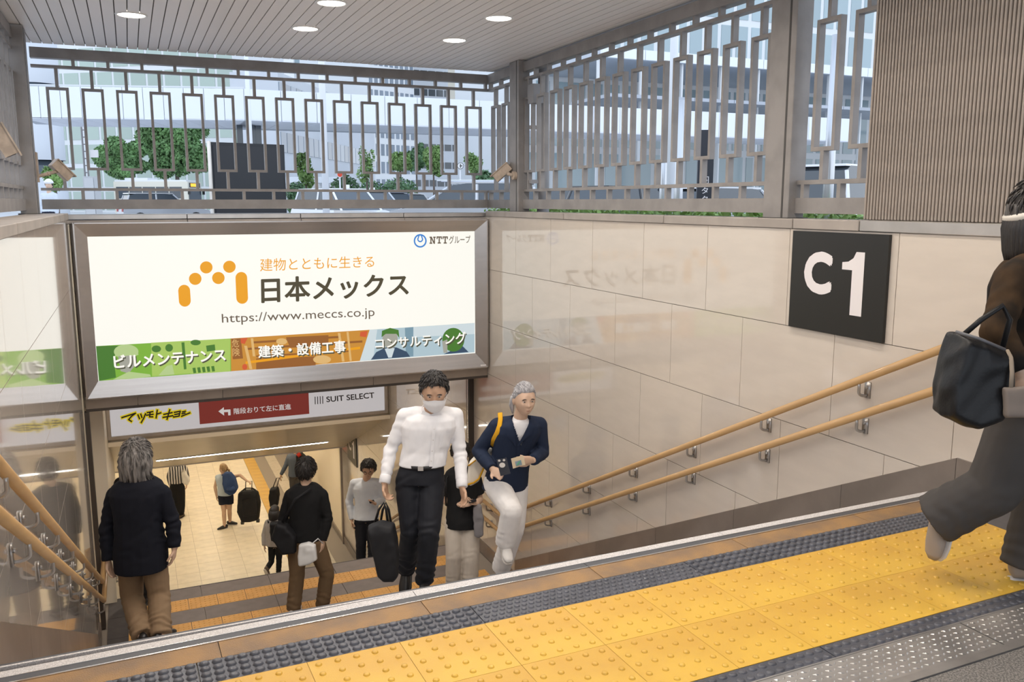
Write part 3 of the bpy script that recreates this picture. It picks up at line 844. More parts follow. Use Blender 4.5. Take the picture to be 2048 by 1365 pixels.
# ---------------------------------------------------------------- handrails
def bracket_mesh(s):
    mb = MB()
    mb.box(min(0, .010 * s), max(0, .010 * s), -.02, .02, -.115, -.02)
    mb.sphere((.016 * s, 0, -.05), .011, 8, 6)
    pts = [(.008 * s, 0, -.098)]
    for k in range(7):
        a = math.pi / 2 * k / 6
        pts.append((.018 * s + .055 * s * math.sin(a), 0, -.075 - .026 * math.cos(a) + .0 * k))
    pts += [(.073 * s, 0, -.045), (.073 * s, 0, -.018)]
    mb.tube(pts, .0085, 8, (0, 1, 0))
    me = bpy.data.meshes.new('bracket'); me.from_pydata(mb.v, [], mb.f); me.materials.append(brk_m)
    me.polygons.foreach_set('use_smooth', [True] * len(me.polygons)); me.update()
    return me
def handrail(lb, face, s, h, y_start, y_bend, y_end, first, n, flight_y=YE, z_off=0, drop=None):
    x = face + .073 * s
    z = lambda y: nose_z(y) + h
    o = empty('handrail', (x, y_start, z(y_start)), lb, 'handrail')
    pts = [(x, y_start, z(y_start) if y_start >= YE else -(y_start - YE) * SLOPE + h)]
    for q in (.0, ):
        pts.append((x, y_bend - .06, z(y_bend - .06) + .0))
    pts.append((x, y_bend + .03, Z1 + h + .0))
    pts.append((x, y_end, Z1 + h))
    mb = MB(); mb.tube([Vector(p) for p in pts], .0235, 14, (1, 0, 0)); mb.obj('rail', wood, o, smooth=True)
    mb = MB(); d = (Vector(pts[0]) - Vector(pts[1])).normalized(); mb.tube([Vector(pts[0]) - d * .01, Vector(pts[0]) + d * .03], .0245, 14); mb.obj('end_cap', brk_m, o, smooth=True)
    me = bracket_mesh(s)
    for k in range(n):
        y = first + .835 * k
        if y > y_end - .05: break
        link_mesh('bracket', me, (face, y, z(y) if y < y_bend - .05 else Z1 + h), o)
    return o
YBD = Y1A + .30
handrail('upper wooden handrail on the right wall', XR, -1, .79, 3.10, YBD, 10.05, 3.72, 9)
handrail('lower wooden handrail on the right wall', XR, -1, .575, 3.10, YBD, 10.05, 3.72, 9)
def end_loop(o, x):
    mb = MB(); mb.tube([(x, 9.98, Z1 + .575), (x + .035, 10.03, Z1 + .60), (x + .035, 10.03, Z1 + .74), (x, 9.98, Z1 + .765)], .0225, 12); mb.obj('end_loop', wood, o, smooth=True)
o = handrail('upper wooden handrail on the left wall', XL, 1, .755, 2.6, YBD, 9.98, 3.55, 8)
handrail('lower wooden handrail on the left wall', XL, 1, .555, 2.6, YBD, 9.98, 3.18, 9)
end_loop(o, XL + .073)
def lower_rail(lb, face, s, h, y0, y1):
    x = face + .073 * s
    o = empty('handrail', (x, y0, nose_z(y0) + h), lb, 'handrail')
    mb = MB(); mb.tube([(x, y0 - .3, Z1 + h), (x, y0, Z1 + h), (x, y1, nose_z(y1) + h)], .0235, 12, (1, 0, 0)); mb.obj('rail', wood, o, smooth=True)
    me = bracket_mesh(s)
    for k in range(int((y1 - y0) / .8)):
        y = y0 + .2 + .8 * k
        link_mesh('bracket', me, (face, y, nose_z(y) + h), o)
lower_rail('upper wooden handrail of the lower flight on the left', -.52, 1, .78, 10.75, 15.8)
lower_rail('lower wooden handrail of the lower flight on the left', -.52, 1, .56, 10.75, 15.8)
lower_rail('upper wooden handrail of the lower flight on the right', XR, -1, .78, 10.75, 15.8)
lower_rail('lower wooden handrail of the lower flight on the right', XR, -1, .56, 10.75, 15.8)

# ---------------------------------------------------------------- security cameras
cam_w = M('camera_casing', (0.46, 0.37, 0.29), .5, var=.15, scale=14)
def cctv(lb, mount, body_c, direction, size, sdir):
    o = empty('security_camera', mount, lb, 'camera')
    m, c, d = Vector(mount), Vector(body_c), Vector(direction).normalized()
    sdv = Vector(sdir).normalized()
    mb = MB(); mb.tube([m, m + sdv * .035], size * .42, 16); mb.obj('mount_base', cam_w, o, smooth=False)
    mb = MB(); mb.tube([m + sdv * .03, m.lerp(c, .6), c], size * .16, 10); mb.sphere(tuple(m.lerp(c, .55)), size * .22, 10, 8); mb.obj('swivel_arm', cam_w, o, smooth=True)
    side = d.cross(Vector((0, 0, 1))).normalized(); u = side.cross(d)
    mb = MB(); mb.obox(c, d * size * 1.0, side * size * .42, u * size * .42); mb.obox(c + u * size * .46 + d * size * .12, d * size * 1.12, side * size * .50, u * size * .05)
    mb.obj('housing', cam_w, o)
    mb = MB(); mb.tube([c + d * size * .98, c + d * size * 1.04], size * .30, 14); mb.obj('lens', black_p, o)
cctv('small beige security camera on the far right fence post', (3.985, 9.03, 1.79), (3.90, 9.20, 1.83), (-.55, .35, -.55), .11, (-1, 0, 0))
cctv('beige security camera on the far side of the left fence post', (-.80, 9.22, 1.72), tuple(on_y(122, 341, 9.42)), (.62, .3, -.72), .10, (0, 1, 0))
cctv('beige security camera cut by the left edge of the photo', (-.84, 6.75, 1.84), tuple(on_y(4, 281, 6.70)), (.42, .1, -.9), .105, (1, 0, 0))
box('mount_block', -.81, -.745, 9.18, 9.30, 1.68, 1.95, cam_w, None)
b_ = bpy.data.objects['mount_block']; tag(b_, 'small brown junction box behind the left fence post', 'box')
# ---------------------------------------------------------------- people
from mathutils.bvhtree import BVHTree
skin_m = M('skin', (0.56, 0.345, 0.225), .5, var=.05, scale=14)
skin_p = M('skin_pale', (0.62, 0.42, 0.30), .5, var=.05, scale=14)
lip_m = M('lips', (0.43, 0.21, 0.15), .5)
eye_m = M('eye_dark', (0.03, 0.022, 0.02), .25)
eyew_m = M('eye_white', (0.62, 0.58, 0.54), .3)
brow_m = M('eyebrow', (0.035, 0.028, 0.024), .8)
hair_k = M('hair_black', (0.022, 0.018, 0.016), .45, bump=.6, bscale=90, stretch=(1, 1, .15))
hair_g = M('hair_grey', (0.24, 0.22, 0.205), .5, scale=40, col2=(0.055, 0.05, 0.047), stretch=(1, 1, .12), bump=.6, bscale=90)
hair_s = M('hair_silver', (0.46, 0.45, 0.46), .5, scale=50, col2=(0.27, 0.26, 0.27), stretch=(1, 1, .2), bump=.5, bscale=90)
hair_b = M('hair_blond', (0.45, 0.30, 0.15), .5, scale=50, col2=(0.25, 0.15, 0.07), stretch=(1, 1, .2), bump=.5, bscale=90)
def cloth(name, c, rough=.85, var=.02, **k): return M('cloth_' + name, c, rough, var=var, scale=18, bump=.03, bscale=500, spec=.22, **k)
navy = cloth('navy_jacket', (0.007, 0.008, 0.014)); shirt_w = cloth('white_shirt', (0.80, 0.79, 0.80)); black_c = cloth('black', (0.012, 0.012, 0.013))
black_t = cloth('black_trousers', (0.014, 0.015, 0.020), .7); khaki = cloth('khaki', (0.26, 0.175, 0.105)); khaki_d = cloth('khaki_dark', (0.17, 0.11, 0.062))
white_t = cloth('white_trousers', (0.83, 0.81, 0.80)); beige_t = cloth('beige_trousers', (0.60, 0.54, 0.47)); blue_s = cloth('pale_blue_shirt', (0.62, 0.66, 0.72))
grey_s = cloth('grey_sweater', (0.34, 0.31, 0.29)); charcoal = cloth('charcoal_shirt', (0.085, 0.10, 0.125)); jean_w = cloth('washed_black_denim', (0.066, 0.060, 0.056))
brown_p = M('cloth_brown_pattern', (0.055, 0.030, 0.013), .85, scale=6.5, col2=(0.008, 0.007, 0.006), spec=.2)
navy2 = cloth('navy_chore_jacket', (0.018, 0.027, 0.055)); sky_top = cloth('pale_denim_top', (0.46, 0.54, 0.62)); navy_sh = cloth('navy_shorts', (0.015, 0.018, 0.032))
shoe_k = M('shoe_black', (0.016, 0.015, 0.015), .35); shoe_w = M('shoe_white', (0.74, 0.72, 0.70), .5); shoe_g = M('shoe_grey', (0.30, 0.26, 0.23), .6); shoe_b = M('shoe_brown', (0.11, 0.07, 0.045), .5)
sole_w = M('shoe_sole', (0.62, 0.58, 0.54), .6); sole_k = M('shoe_sole_dark', (0.03, 0.03, 0.03), .6)
bag_k = M('black_leather', (0.008, 0.008, 0.009), .42, bump=.1, bscale=120, spec=.3); bag_n = cloth('black_nylon', (0.014, 0.014, 0.016), .6)
# striped top: real woven stripes, a pattern of the cloth itself
def stripe_mat():
    m = bpy.data.materials.new('cloth_stripes'); m.use_nodes = True
    N, L = m.node_tree.nodes, m.node_tree.links; b = N['Principled BSDF']; b.inputs['Roughness'].default_value = .85
    t = N.new('ShaderNodeTexCoord'); w = N.new('ShaderNodeTexWave'); w.wave_type = 'BANDS'; w.bands_direction = 'X'; w.inputs['Scale'].default_value = 5.5; w.inputs['Distortion'].default_value = 1.2
    r = N.new('ShaderNodeValToRGB'); r.color_ramp.elements[0].position = .45; r.color_ramp.elements[0].color = (.03, .03, .035, 1); r.color_ramp.elements[1].position = .55; r.color_ramp.elements[1].color = (.55, .52, .50, 1)
    L.new(t.outputs['Object'], w.inputs[0]); L.new(w.outputs['Fac'], r.inputs[0]); L.new(r.outputs[0], b.inputs['Base Color'])
    return m
stripes = stripe_mat()
RGT, TOW = _rt.copy(), -HF
def cv(x, y, z): return RGT * x + UPV * y + TOW * z         # (picture right, up, towards the camera)

def remesh(parts, voxel, smooth=5, folds=None, amp=.003):
    mb = MB()
    for v, f in parts: mb.add(v, f)
    me = bpy.data.meshes.new('tmp'); me.from_pydata(mb.v, [], mb.f); me.update()
    o = bpy.data.objects.new('tmp', me); COL.objects.link(o)
    r = o.modifiers.new('r', 'REMESH'); r.mode = 'VOXEL'; r.voxel_size = voxel; r.use_smooth_shade = True
    s = o.modifiers.new('s', 'SMOOTH'); s.factor = .5; s.iterations = smooth
    dg = bpy.context.evaluated_depsgraph_get(); dg.update()
    out = bpy.data.meshes.new_from_object(o.evaluated_get(dg))
    bpy.data.objects.remove(o); bpy.data.meshes.remove(me)
    n = len(out.vertices)
    co = np.zeros(n * 3, np.float32); out.vertices.foreach_get('co', co); co = co.reshape(-1, 3)
    if folds:
        no = np.zeros(n * 3, np.float32); out.vertex_normals.foreach_get('vector', no); no = no.reshape(-1, 3)
        d = np.zeros(n)
        for i, (c, rad, kdir, freq, a) in enumerate(folds):
            q = co - np.array(c); w = np.exp(-(np.linalg.norm(q, axis=1) / rad) ** 2)
            wob = np.sin(q @ np.array([17., 23., 11.]) + i) * .9 + np.sin(q @ np.array([-31., 13., 29.]) + 2 * i) * .6
            d += .75 * a * w * np.sin(q @ np.array(kdir) * freq + wob * 2.1)
        lo = np.sin(co @ np.array([9., 14., 6.])) * np.sin(co @ np.array([-7., 11., 16.]) + 1.1)
        hi = np.sin(co @ np.array([26., 19., 33.]) + 2 * lo) * np.sin(co @ np.array([-23., 35., 17.]))
        d += amp * (.6 * lo + .4 * hi)
        co = co + no * d[:, None]
    f = [tuple(p.vertices) for p in out.polygons]
    bpy.data.meshes.remove(out)
    return co, f

HG = (56, 44)
def head_grid(scale=1.0):
    """unit directions and head surface in head space (x right, y forward, z up), metres"""
    U, V = HG
    th = np.linspace(0, math.pi, V)[1:-1]
    ph = np.linspace(0, 2 * math.pi, U, endpoint=False)
    T, Pp = np.meshgrid(th, ph, indexing='ij')
    d = np.stack([np.sin(T) * np.sin(Pp), np.sin(T) * np.cos(Pp), np.cos(T)], -1).reshape(-1, 3)
    d = np.vstack([[0, 0, 1], d, [0, 0, -1]])
    R_ = V - 2; f = []
    for k in range(U): f.append((0, 1 + (k + 1) % U, 1 + k))
    for i in range(R_ - 1):
        for k in range(U):
            a, b = 1 + i * U + k, 1 + i * U + (k + 1) % U
            f.append((a, b, b + U, a + U))
    e = len(d) - 1; o = 1 + (R_ - 1) * U
    for k in range(U): f.append((o + k, o + (k + 1) % U, e))
    return d, f
def head_surf(d):
    x, y, z = d[:, 0], d[:, 1], d[:, 2]
    p = d * np.array([.077, .097, .118])
    low = np.clip(-z, 0, 1)
    p[:, 0] *= 1 - .30 * low ** 1.5
    p[:, 1] = np.where(y < 0, p[:, 1] * (1 - .35 * low ** 1.2), p[:, 1])
    p[:, 1] = np.where(y > 0, np.minimum(p[:, 1], .085 + .12 * (p[:, 1] - .085)), p[:, 1])
    fr = np.clip((y - .15) / .5, 0, 1)
    g = lambda cx, cz, sx_, sz_: np.exp(-((np.abs(x) - cx) / sx_) ** 2 - ((z - cz) / sz_) ** 2)
    nose = np.exp(-(x / .15) ** 2) * np.where(z > -.20, np.clip((.22 - z) / .42, 0, 1), np.clip(1 - (-.20 - z) / .07, 0, 1)) * (z < .25)
    p[:, 1] += fr * (.026 * nose + .007 * g(.17, -.19, .09, .07) - .011 * g(.40, .09, .17, .09) + .005 * g(.35, .25, .3, .08) + .006 * g(.50, -.12, .18, .16)
                     + .007 * np.exp(-(x / .27) ** 2 - ((z + .43) / .06) ** 2) + .007 * np.exp(-(x / .22) ** 2 - ((z + .55) / .05) ** 2) + .011 * np.exp(-(x / .3) ** 2 - ((z + .80) / .14) ** 2))
    return p
def sstep(a, b, x): t = np.clip((x - a) / (b - a), 0, 1); return t * t * (3 - 2 * t)

def hand_parts(w, tip, pn, thumb, curl, s):
    """palm, four unequal fingers with bent knuckles and a thumb that leaves the side of the palm"""
    w, tip = Vector(w), Vector(tip)
    h = (tip - w).normalized(); pn = Vector(pn); pn = (pn - h * pn.dot(h)).normalized(); l = h.cross(pn).normalized() * thumb
    P = []
    P.append(tube([w - h * .03 * s, w + h * .012 * s, w + h * .04 * s, w + h * .082 * s, w + h * .094 * s],
                  [(.024 * s, .020 * s), (.029 * s, .019 * s), (.039 * s, .018 * s), (.041 * s, .014 * s), (.034 * s, .011 * s)], 12, pn))
    for i, (o, L_, bk) in enumerate(((.030, .070, 0), (.0105, .079, .003), (-.0095, .074, .001), (-.0285, .057, -.006))):
        b = w + h * (.086 + bk) * s + l * o * s
        d = (h + l * o * 1.3).normalized(); c = curl[i] if isinstance(curl, (list, tuple)) else curl
        pts = [b - d * .03 * s, b]; a = 0
        for seg_, ca in ((.46, .75), (.31, 1.0), (.25, .7)):
            a += c * ca
            dd = d * math.cos(a) + pn * math.sin(a)
            pts.append(pts[-1] + dd * L_ * seg_ * s)
        P.append(tube(pts, [.0095 * s, .0100 * s, .0092 * s, .0084 * s, .0062 * s], 8))
    tb = w + h * .028 * s + l * .026 * s
    d1 = (h * .62 + l * .72 + pn * .30).normalized(); d2 = (h * .85 + l * .25 + pn * .45).normalized()
    P.append(tube([tb - l * .018 * s, tb, tb + d1 * .036 * s, tb + d1 * .036 * s + d2 * .030 * s, tb + d1 * .036 * s + d2 * .052 * s], [.014 * s, .0135 * s, .0115 * s, .0105 * s, .0075 * s], 8))
    return P
def torso_rings(hc, nb, side, fwd, s, off, t0, prof=None):
    prof = prof or [(-.30, .165, .125), (-.12, .170, .125), (0, .168, .120), (.2, .152, .108), (.42, .146, .104), (.62, .160, .112), (.80, .178, .114), (.91, .158, .098), (.965, .115, .084), (.995, .082, .072)]
    ax = nb - hc
    pts = []; rad = []
    for (t, hw, hd) in prof:
        if t < t0 - 1e-6: continue
        bow = fwd * (-.018 * math.sin(math.pi * min(max(t, 0), 1)) * s)
        pts.append(hc + ax * t + bow); rad.append(((hw + off) * s, (hd + off) * s))
    v, f = [], []
    seg = 20
    for p, (a, b) in zip(pts, rad):
        for k in range(seg):
            an = 2 * math.pi * k / seg
            c_, s_ = math.cos(an), math.sin(an)
            e = 2 / 2.35
            v.append(p + side * (a * math.copysign(abs(c_) ** e, c_)) + fwd * (b * math.copysign(abs(s_) ** e, s_)))
    n = len(pts)
    for i in range(n - 1):
        for k in range(seg): f.append((i * seg + k, i * seg + (k + 1) % seg, (i + 1) * seg + (k + 1) % seg, (i + 1) * seg + k))
    f.append(tuple(range(seg))[::-1]); f.append(tuple((n - 1) * seg + k for k in range(seg)))
    return v, f
DBG = []
class Person: pass
def person(label, D, J, face, sc=1.0, top=None, legs=None, shoes=None, hair='short', hair_mat=None, look=None, hands=None, vox=.009,
           skin=None, group=None, feet=None, sleeve='long', hem=-.05, top_off=.014, leg_r=(.100, .074, .062), leg_len=1.0, eyes=True, long_coat=False, name='person', fold=1.0, arm_off=.012, chest=1.0, headsc=1.12):
    """J: joint -> (picture x, picture y, metres nearer (-) or farther (+) than the figure's depth D)"""
    s = sc
    q = {k: at(v[0], v[1], D + v[2]) for k, v in J.items()}
    fwd = cv(face[0], 0, face[1]).normalized()
    side = fwd.cross(UPV).normalized()
    hc = (q['hipa'] + q['hipb']) / 2 if 'hip' not in q else q['hip']
    nb = q['neck']
    sh = (q['shb'] - q['sha']); sh.z *= .5
    tside = sh.normalized(); tf = tside.cross(UPV).normalized()
    if tf.dot(fwd) < 0: tf = -tf
    base = (q['ana'] + q['anb']) / 2; base.z = min(q['ana'].z, q['anb'].z) - .09 * s
    skin = skin or skin_m
    # --- body under the clothes: one continuous mesh
    P = [torso_rings(hc, nb, tside, tf, s, -.022, -.30, [(-.10, .13, .10), (0, .165, .118), (.2, .152, .108), (.42, .146, .104), (.62, .160, .112), (.80, .170, .112), (.92, .130, .090), (1.0, .080, .072), (1.06, .072, .074)])]
    hd = q['head']; look_d = cv(*(look or (face[0], 0, face[1]))).normalized()
    P.append(tube([nb - (hd - nb) * .25, nb, nb.lerp(hd, .55), hd - look_d * .012], [(.070 * s, .066 * s), (.058 * s, .060 * s), (.053 * s, .056 * s), (.055 * s, .058 * s)], 14))
    for a in 'ab':
        S_, E_, W_ = q['sh' + a], q['el' + a], q['wr' + a]
        P.append(sphere(S_, .046 * s)); P.append(tube([nb.lerp(S_, .25) - UPV * .02 * s, S_], [.046 * s, .046 * s], 12))
        P.append(tube([S_, S_.lerp(E_, .5), E_], [.045 * s, .041 * s, .036 * s], 12)); P.append(sphere(E_, .036 * s))
        P.append(tube([E_, E_.lerp(W_, .3), W_, W_ + (W_ - E_).normalized() * .01], [.038 * s, .040 * s, .027 * s, .026 * s], 12))
        H_, K_, A_ = q['hip' + a], q['kn' + a], q['an' + a]
        P.append(sphere(H_, .082 * s)); P.append(tube([H_, H_.lerp(K_, .5), K_], [.084 * s, .072 * s, .054 * s], 14)); P.append(sphere(K_, .054 * s))
        P.append(tube([K_, K_.lerp(A_, .3), A_, A_ + (A_ - K_).normalized() * .03], [.052 * s, .054 * s, .036 * s, .036 * s], 12))
    hands = hands or {}
    for a in 'ab':
        W_, E_ = q['wr' + a], q['el' + a]
        hs = hands.get(a)
        if hs is None:
            tip = W_ + ((W_ - E_).normalized() * .6 + Vector((0, 0, -.8))).normalized() * .17
            inn = (hc - W_); inn.z = 0
            hs = dict(tip=tip, pn=inn.normalized(), th=1 if (tip - W_).cross(inn).dot(fwd) > 0 else -1, curl=.38)
        else:
            hs = dict(hs); t_ = hs['tip']; hs['tip'] = at(t_[0], t_[1], D + t_[2]) if len(t_) == 3 else t_; hs['pn'] = cv(*hs['pn'])
        P += hand_parts(W_, hs['tip'], hs['pn'], hs['th'], hs['curl'], s * 1.02)
    co, f = remesh(P, min(vox, .0075), 3)
    # --- head, finer, set on the neck of the same mesh
    y_ = look_d; x_ = y_.cross(UPV).normalized(); z_ = x_.cross(y_)
    hs_ = s * 1.0 * headsc
    Rm = np.array([list(x_), list(y_), list(z_)])
    toW = lambda p: (p * hs_) @ Rm + np.array(hd)
    d, hf = head_grid()
    sp = head_surf(d)
    hv = toW(sp)
    lipmask = ((d[:, 0] / .25) ** 2 + ((d[:, 2] + .49) / .088) ** 2 < 1) & (d[:, 1] > .4)
    o = len(co); allv = np.vstack([co, hv]); allf = list(f) + [tuple(i + o for i in qd) for qd in hf]
    mi = [0] * len(f) + [1 if all(lipmask[i] for i in qd) else 0 for qd in hf]
    for sx_ in (-1, 1):
        ev, ef = sphere((0, 0, 0), (.011, .020, .033), 10, 8)
        e = np.array([list(p) for p in ev]) + np.array([sx_ * .078, -.012, -.004]); e[:, 1] -= .3 * (e[:, 0] * sx_ - .078)
        o = len(allv); allv = np.vstack([allv, toW(e)]); allf += [tuple(i + o for i in qd) for qd in ef]; mi += [0] * len(ef)
    body = mesh_obj(name, allv, allf, [skin, lip_m], None, base, True, mi)
    tag(body, label, 'person', group)
    X = Person(); X.q = q; X.body = body; X.fwd = fwd; X.side = side; X.tf = tf; X.tside = tside; X.hc = hc; X.nb = nb; X.s = s; X.toW = toW; X.D = D; X.hs = hs_
    X.look = look_d; X.hx, X.hz = x_, z_
    if eyes:
        for sx_ in (-1, 1):
            ev, ef = sphere((0, 0, 0), (.0130, .006, .0034), 10, 8)
            e = np.array([list(p) for p in ev]) + np.array([sx_ * .030, .0815, .0115])
            eo = mesh_obj('eye', toW(e), ef, eyew_m, body, None, True)
            iv, if_ = sphere((0, 0, 0), (.0055, .0035, .0036), 8, 6)
            mesh_obj('iris', toW(np.array([list(p) for p in iv]) + np.array([sx_ * .030, .0862, .011])), if_, eye_m, eo, None, True)
            bv, bf = sphere((0, 0, 0), (.019, .007, .0038), 10, 6)
            b_ = np.array([list(p) for p in bv]); b_[:, 2] += -.25 * np.abs(b_[:, 0] - (-.006 * sx_)); 
            mesh_obj('eyebrow', toW(b_ + np.array([sx_ * .031, .0855, .0315])), bf, brow_m, body, None, True)
    # --- hair: a closed cap that dives under the skin outside the hairline
    if hair:
        x, y, z = d[:, 0], d[:, 1], d[:, 2]
        if hair == 'short': zf = np.interp(y, [-1, -.35, .1, .30, .62, 1], [-.52, -.45, -.18, .18, .50, .62])
        elif hair == 'recede': zf = np.interp(y, [-1, -.35, .1, .30, .60, 1], [-.52, -.45, -.15, .22, .58, .74])
        elif hair == 'back': zf = np.interp(y, [-1, -.5, .0, .30, .55, 1], [-.40, -.30, -.02, .30, .52, .60])
        else: zf = np.interp(y, [-1, -.2, .25, .5, 1], [-.95, -.95, -.2, .4, .62])
        m = sstep(-.02, .16, z - zf)
        wv = np.sin(x * 23 + z * 9) * np.sin(y * 19 + x * 7)
        th = (.020 if hair != 'back' else .013) * (.75 + .25 * z) + .0035 * wv
        if hair == 'long': th = th + .012
        n_ = sp / np.linalg.norm(sp, axis=1)[:, None]
        hp = sp + n_ * (m * th - (1 - m) * .016)[:, None]
        V_, F_ = toW(hp), list(hf); V_ = list(map(tuple, V_))
        mb = MB(); mb.add([Vector(p) for p in V_], F_)
        X.hair_mb = mb
        if vox <= .0111:
            rr = random.Random(len(label)); cand = [i for i in range(len(d)) if m[i] > .75]
            crown_ = np.array([0, -.35, .94])
            for _ in range(420):
                i = rr.choice(cand); nrm = n_[i]
                fl = nrm - crown_; fl = fl + np.array([rr.uniform(-.35, .35), rr.uniform(-.3, .3), -.25]); fl = fl - nrm * fl.dot(nrm); fl = fl / (np.linalg.norm(fl) + 1e-6)
                if hair == 'back': fl = np.array([0, -1, .1]) - nrm * np.array([0, -1, .1]).dot(nrm); fl = fl / (np.linalg.norm(fl) + 1e-6)
                p0 = hp[i] - nrm * .002; ln = (rr.uniform(.022, .036) if hair == 'recede' else rr.uniform(.03, .055))
                pw_ = [Vector(p) for p in toW(np.array([p0, p0 + fl * ln * .5 + nrm * (.0012 if hair == 'recede' else .0030), p0 + fl * ln - nrm * .004]))]
                mb.tube(pw_, [.0040 * hs_, .0042 * hs_, .0010 * hs_], 5)
        if hair == 'long':
            rr = random.Random(3)
            for k in range(110):
                a = math.radians(88 + 184 * (k + rr.random()) / 110)
                dx, dy = math.sin(a), -abs(math.cos(a)) if False else math.cos(a)
                p0 = np.array([dx * .088, dy * .108, .02 + .05 * rr.random()])
                ln = .17 + .06 * rr.random()
                sw = .018 + .02 * rr.random()
                flip = .035 if dx > .5 else .01
                w = rr.uniform(-1, 1) * .012
                pp_ = [p0, p0 + np.array([dx * sw * .6 + w, dy * sw * .6, -ln * .4]), p0 + np.array([dx * sw * .5 - w, dy * sw * .3, -ln * .78]), p0 + np.array([dx * (sw * .2 + flip), dy * .0 - .004, -ln])]
                pw_ = [Vector(p) for p in toW(np.array(pp_))]
                mb.tube(pw_, [.010 * hs_, .0125 * hs_, .009 * hs_, .002 * hs_], 6)
        if hair == 'back':
            pp_ = np.array([[.02, -.095, .01], [.045, -.115, -.02], [.062, -.105, -.07], [.058, -.085, -.13]])
            mb.tube([Vector(p) for p in toW(pp_)], [.018 * hs_, .026 * hs_, .022 * hs_, .006 * hs_], 10)
        if hair == 'bob':
            for k in range(30):
                a = math.radians(75 + 210 * k / 29)
                dx, dy = math.sin(a), math.cos(a)
                pp_ = np.array([[dx * .086, dy * .104, .03], [dx * .096, dy * .11, -.06], [dx * .088, dy * .10, -.14], [dx * .08, dy * .092, -.19]])
                mb.tube([Vector(p) for p in toW(pp_)], [.014 * hs_, .018 * hs_, .014 * hs_, .005 * hs_], 6)
        mb.obj('hair', hair_mat or hair_k, body, None, True)
    # --- trousers
    kd = lambda v: tuple(v.normalized())
    if legs is not None:
        T = []; folds = []
        T.append(torso_rings(hc, nb, tside, tf, s, .006, -.12, [(-.14, .150, .112), (-.06, .168, .124), (.06, .166, .122), (.20, .156, .114), (.24, .150, .110)]))
        for a in 'ab':
            H_, K_, A_ = q['hip' + a], q['kn' + a], q['an' + a]
            r0, r1, r2 = (r * s for r in leg_r)
            if leg_len >= 1:
                E = A_ + (A_ - K_).normalized() * .012
                T += [sphere(H_ + UPV * .01, r0 * 1.0), tube([H_, H_.lerp(K_, .5), K_], [r0, (r0 + r1) / 2 * 1.02, r1], 16), sphere(K_, r1), tube([K_, K_.lerp(A_, .35), K_.lerp(A_, .75), E], [r1, r1 * .98, (r1 + r2) / 2, r2], 16)]
                folds += [(A_ + (K_ - A_) * .18, .13 * s, kd(A_ - K_), 95 / s, .0055 * fold), (K_ - (A_ - K_) * .05, .11 * s, kd(A_ - K_ + fwd * .1), 70, .0045 * fold)]
            else:
                E = H_.lerp(K_, leg_len)
                T += [sphere(H_ + UPV * .01, r0), tube([H_, E], [r0, r1], 16)]
            folds.append((H_, .14 * s, kd(UPV + side * (.6 if a == 'a' else -.6)), 55, .004 * fold))
        co, f = remesh(T, vox, 4, folds, .0015)
        X.trousers = mesh_obj('trousers' if leg_len >= 1 else 'shorts', co, f, legs, body, None, True)
    # --- top
    if top is not None:
        T = [torso_rings(hc, nb, tside, tf, s, top_off, hem)]
        if chest != 1.0: pass
        folds = [(hc.lerp(nb, .15), .16 * s, kd(UPV + side * .35), 48, .0045 * fold), (hc.lerp(nb, .5) + tside * .1, .2 * s, kd(UPV - side * .8), 34, .003 * fold)]
        for a in 'ab':
            S_, E_, W_ = q['sh' + a], q['el' + a], q['wr' + a]
            ao = arm_off * s
            T += [sphere(S_, .050 * s + ao * .9), tube([nb.lerp(S_, .12) - UPV * .028 * s, nb.lerp(S_, .6) - UPV * .012 * s, S_], [.060 * s + top_off * s * .5, .060 * s + top_off * s * .4, .050 * s + ao * .9], 14)]
            if sleeve == 'long':
                T += [tube([S_, S_.lerp(E_, .5), E_], [.050 * s + ao, .046 * s + ao, .041 * s + ao], 14), sphere(E_, .041 * s + ao), tube([E_, E_.lerp(W_, .4), E_.lerp(W_, .85), W_], [.043 * s + ao, .042 * s + ao, .034 * s + ao, .030 * s + ao], 14)]
                folds += [(E_, .10 * s, kd(W_ - S_), 85, .0045 * fold), (E_.lerp(W_, .6), .10 * s, kd(W_ - E_), 75, .003 * fold), (S_.lerp(E_, .3), .10 * s, kd(E_ - S_ + side * .3), 55, .003 * fold)]
            elif sleeve == 'short':
                T += [tube([S_, S_.lerp(E_, .72)], [.056 * s + ao, .056 * s + ao], 14)]
        co, f = remesh(T, vox, 4, folds, .0020)
        X.full = BVHTree.FromPolygons([Vector(p) for p in co], [tuple(q_) for q_ in f])
        cut = getattr(person, 'cut', None)
        if cut:
            cen = np.array([co[list(fc)].mean(0) for fc in f])
            r_ = cen - np.array(nb); lx = r_ @ np.array(tside); lz = r_ @ np.array((nb - hc).normalized()); lf = r_ @ np.array(tf) - 0.0
            keep = ~((lf > cut[2]) & (lz > -cut[0]) & (np.abs(lx) < cut[1] * (1 + lz / cut[0])))
            f = [fc for fc, k_ in zip(f, keep) if k_]
        X.top = mesh_obj('jacket' if long_coat else 'shirt', co, f, top, body, None, True)
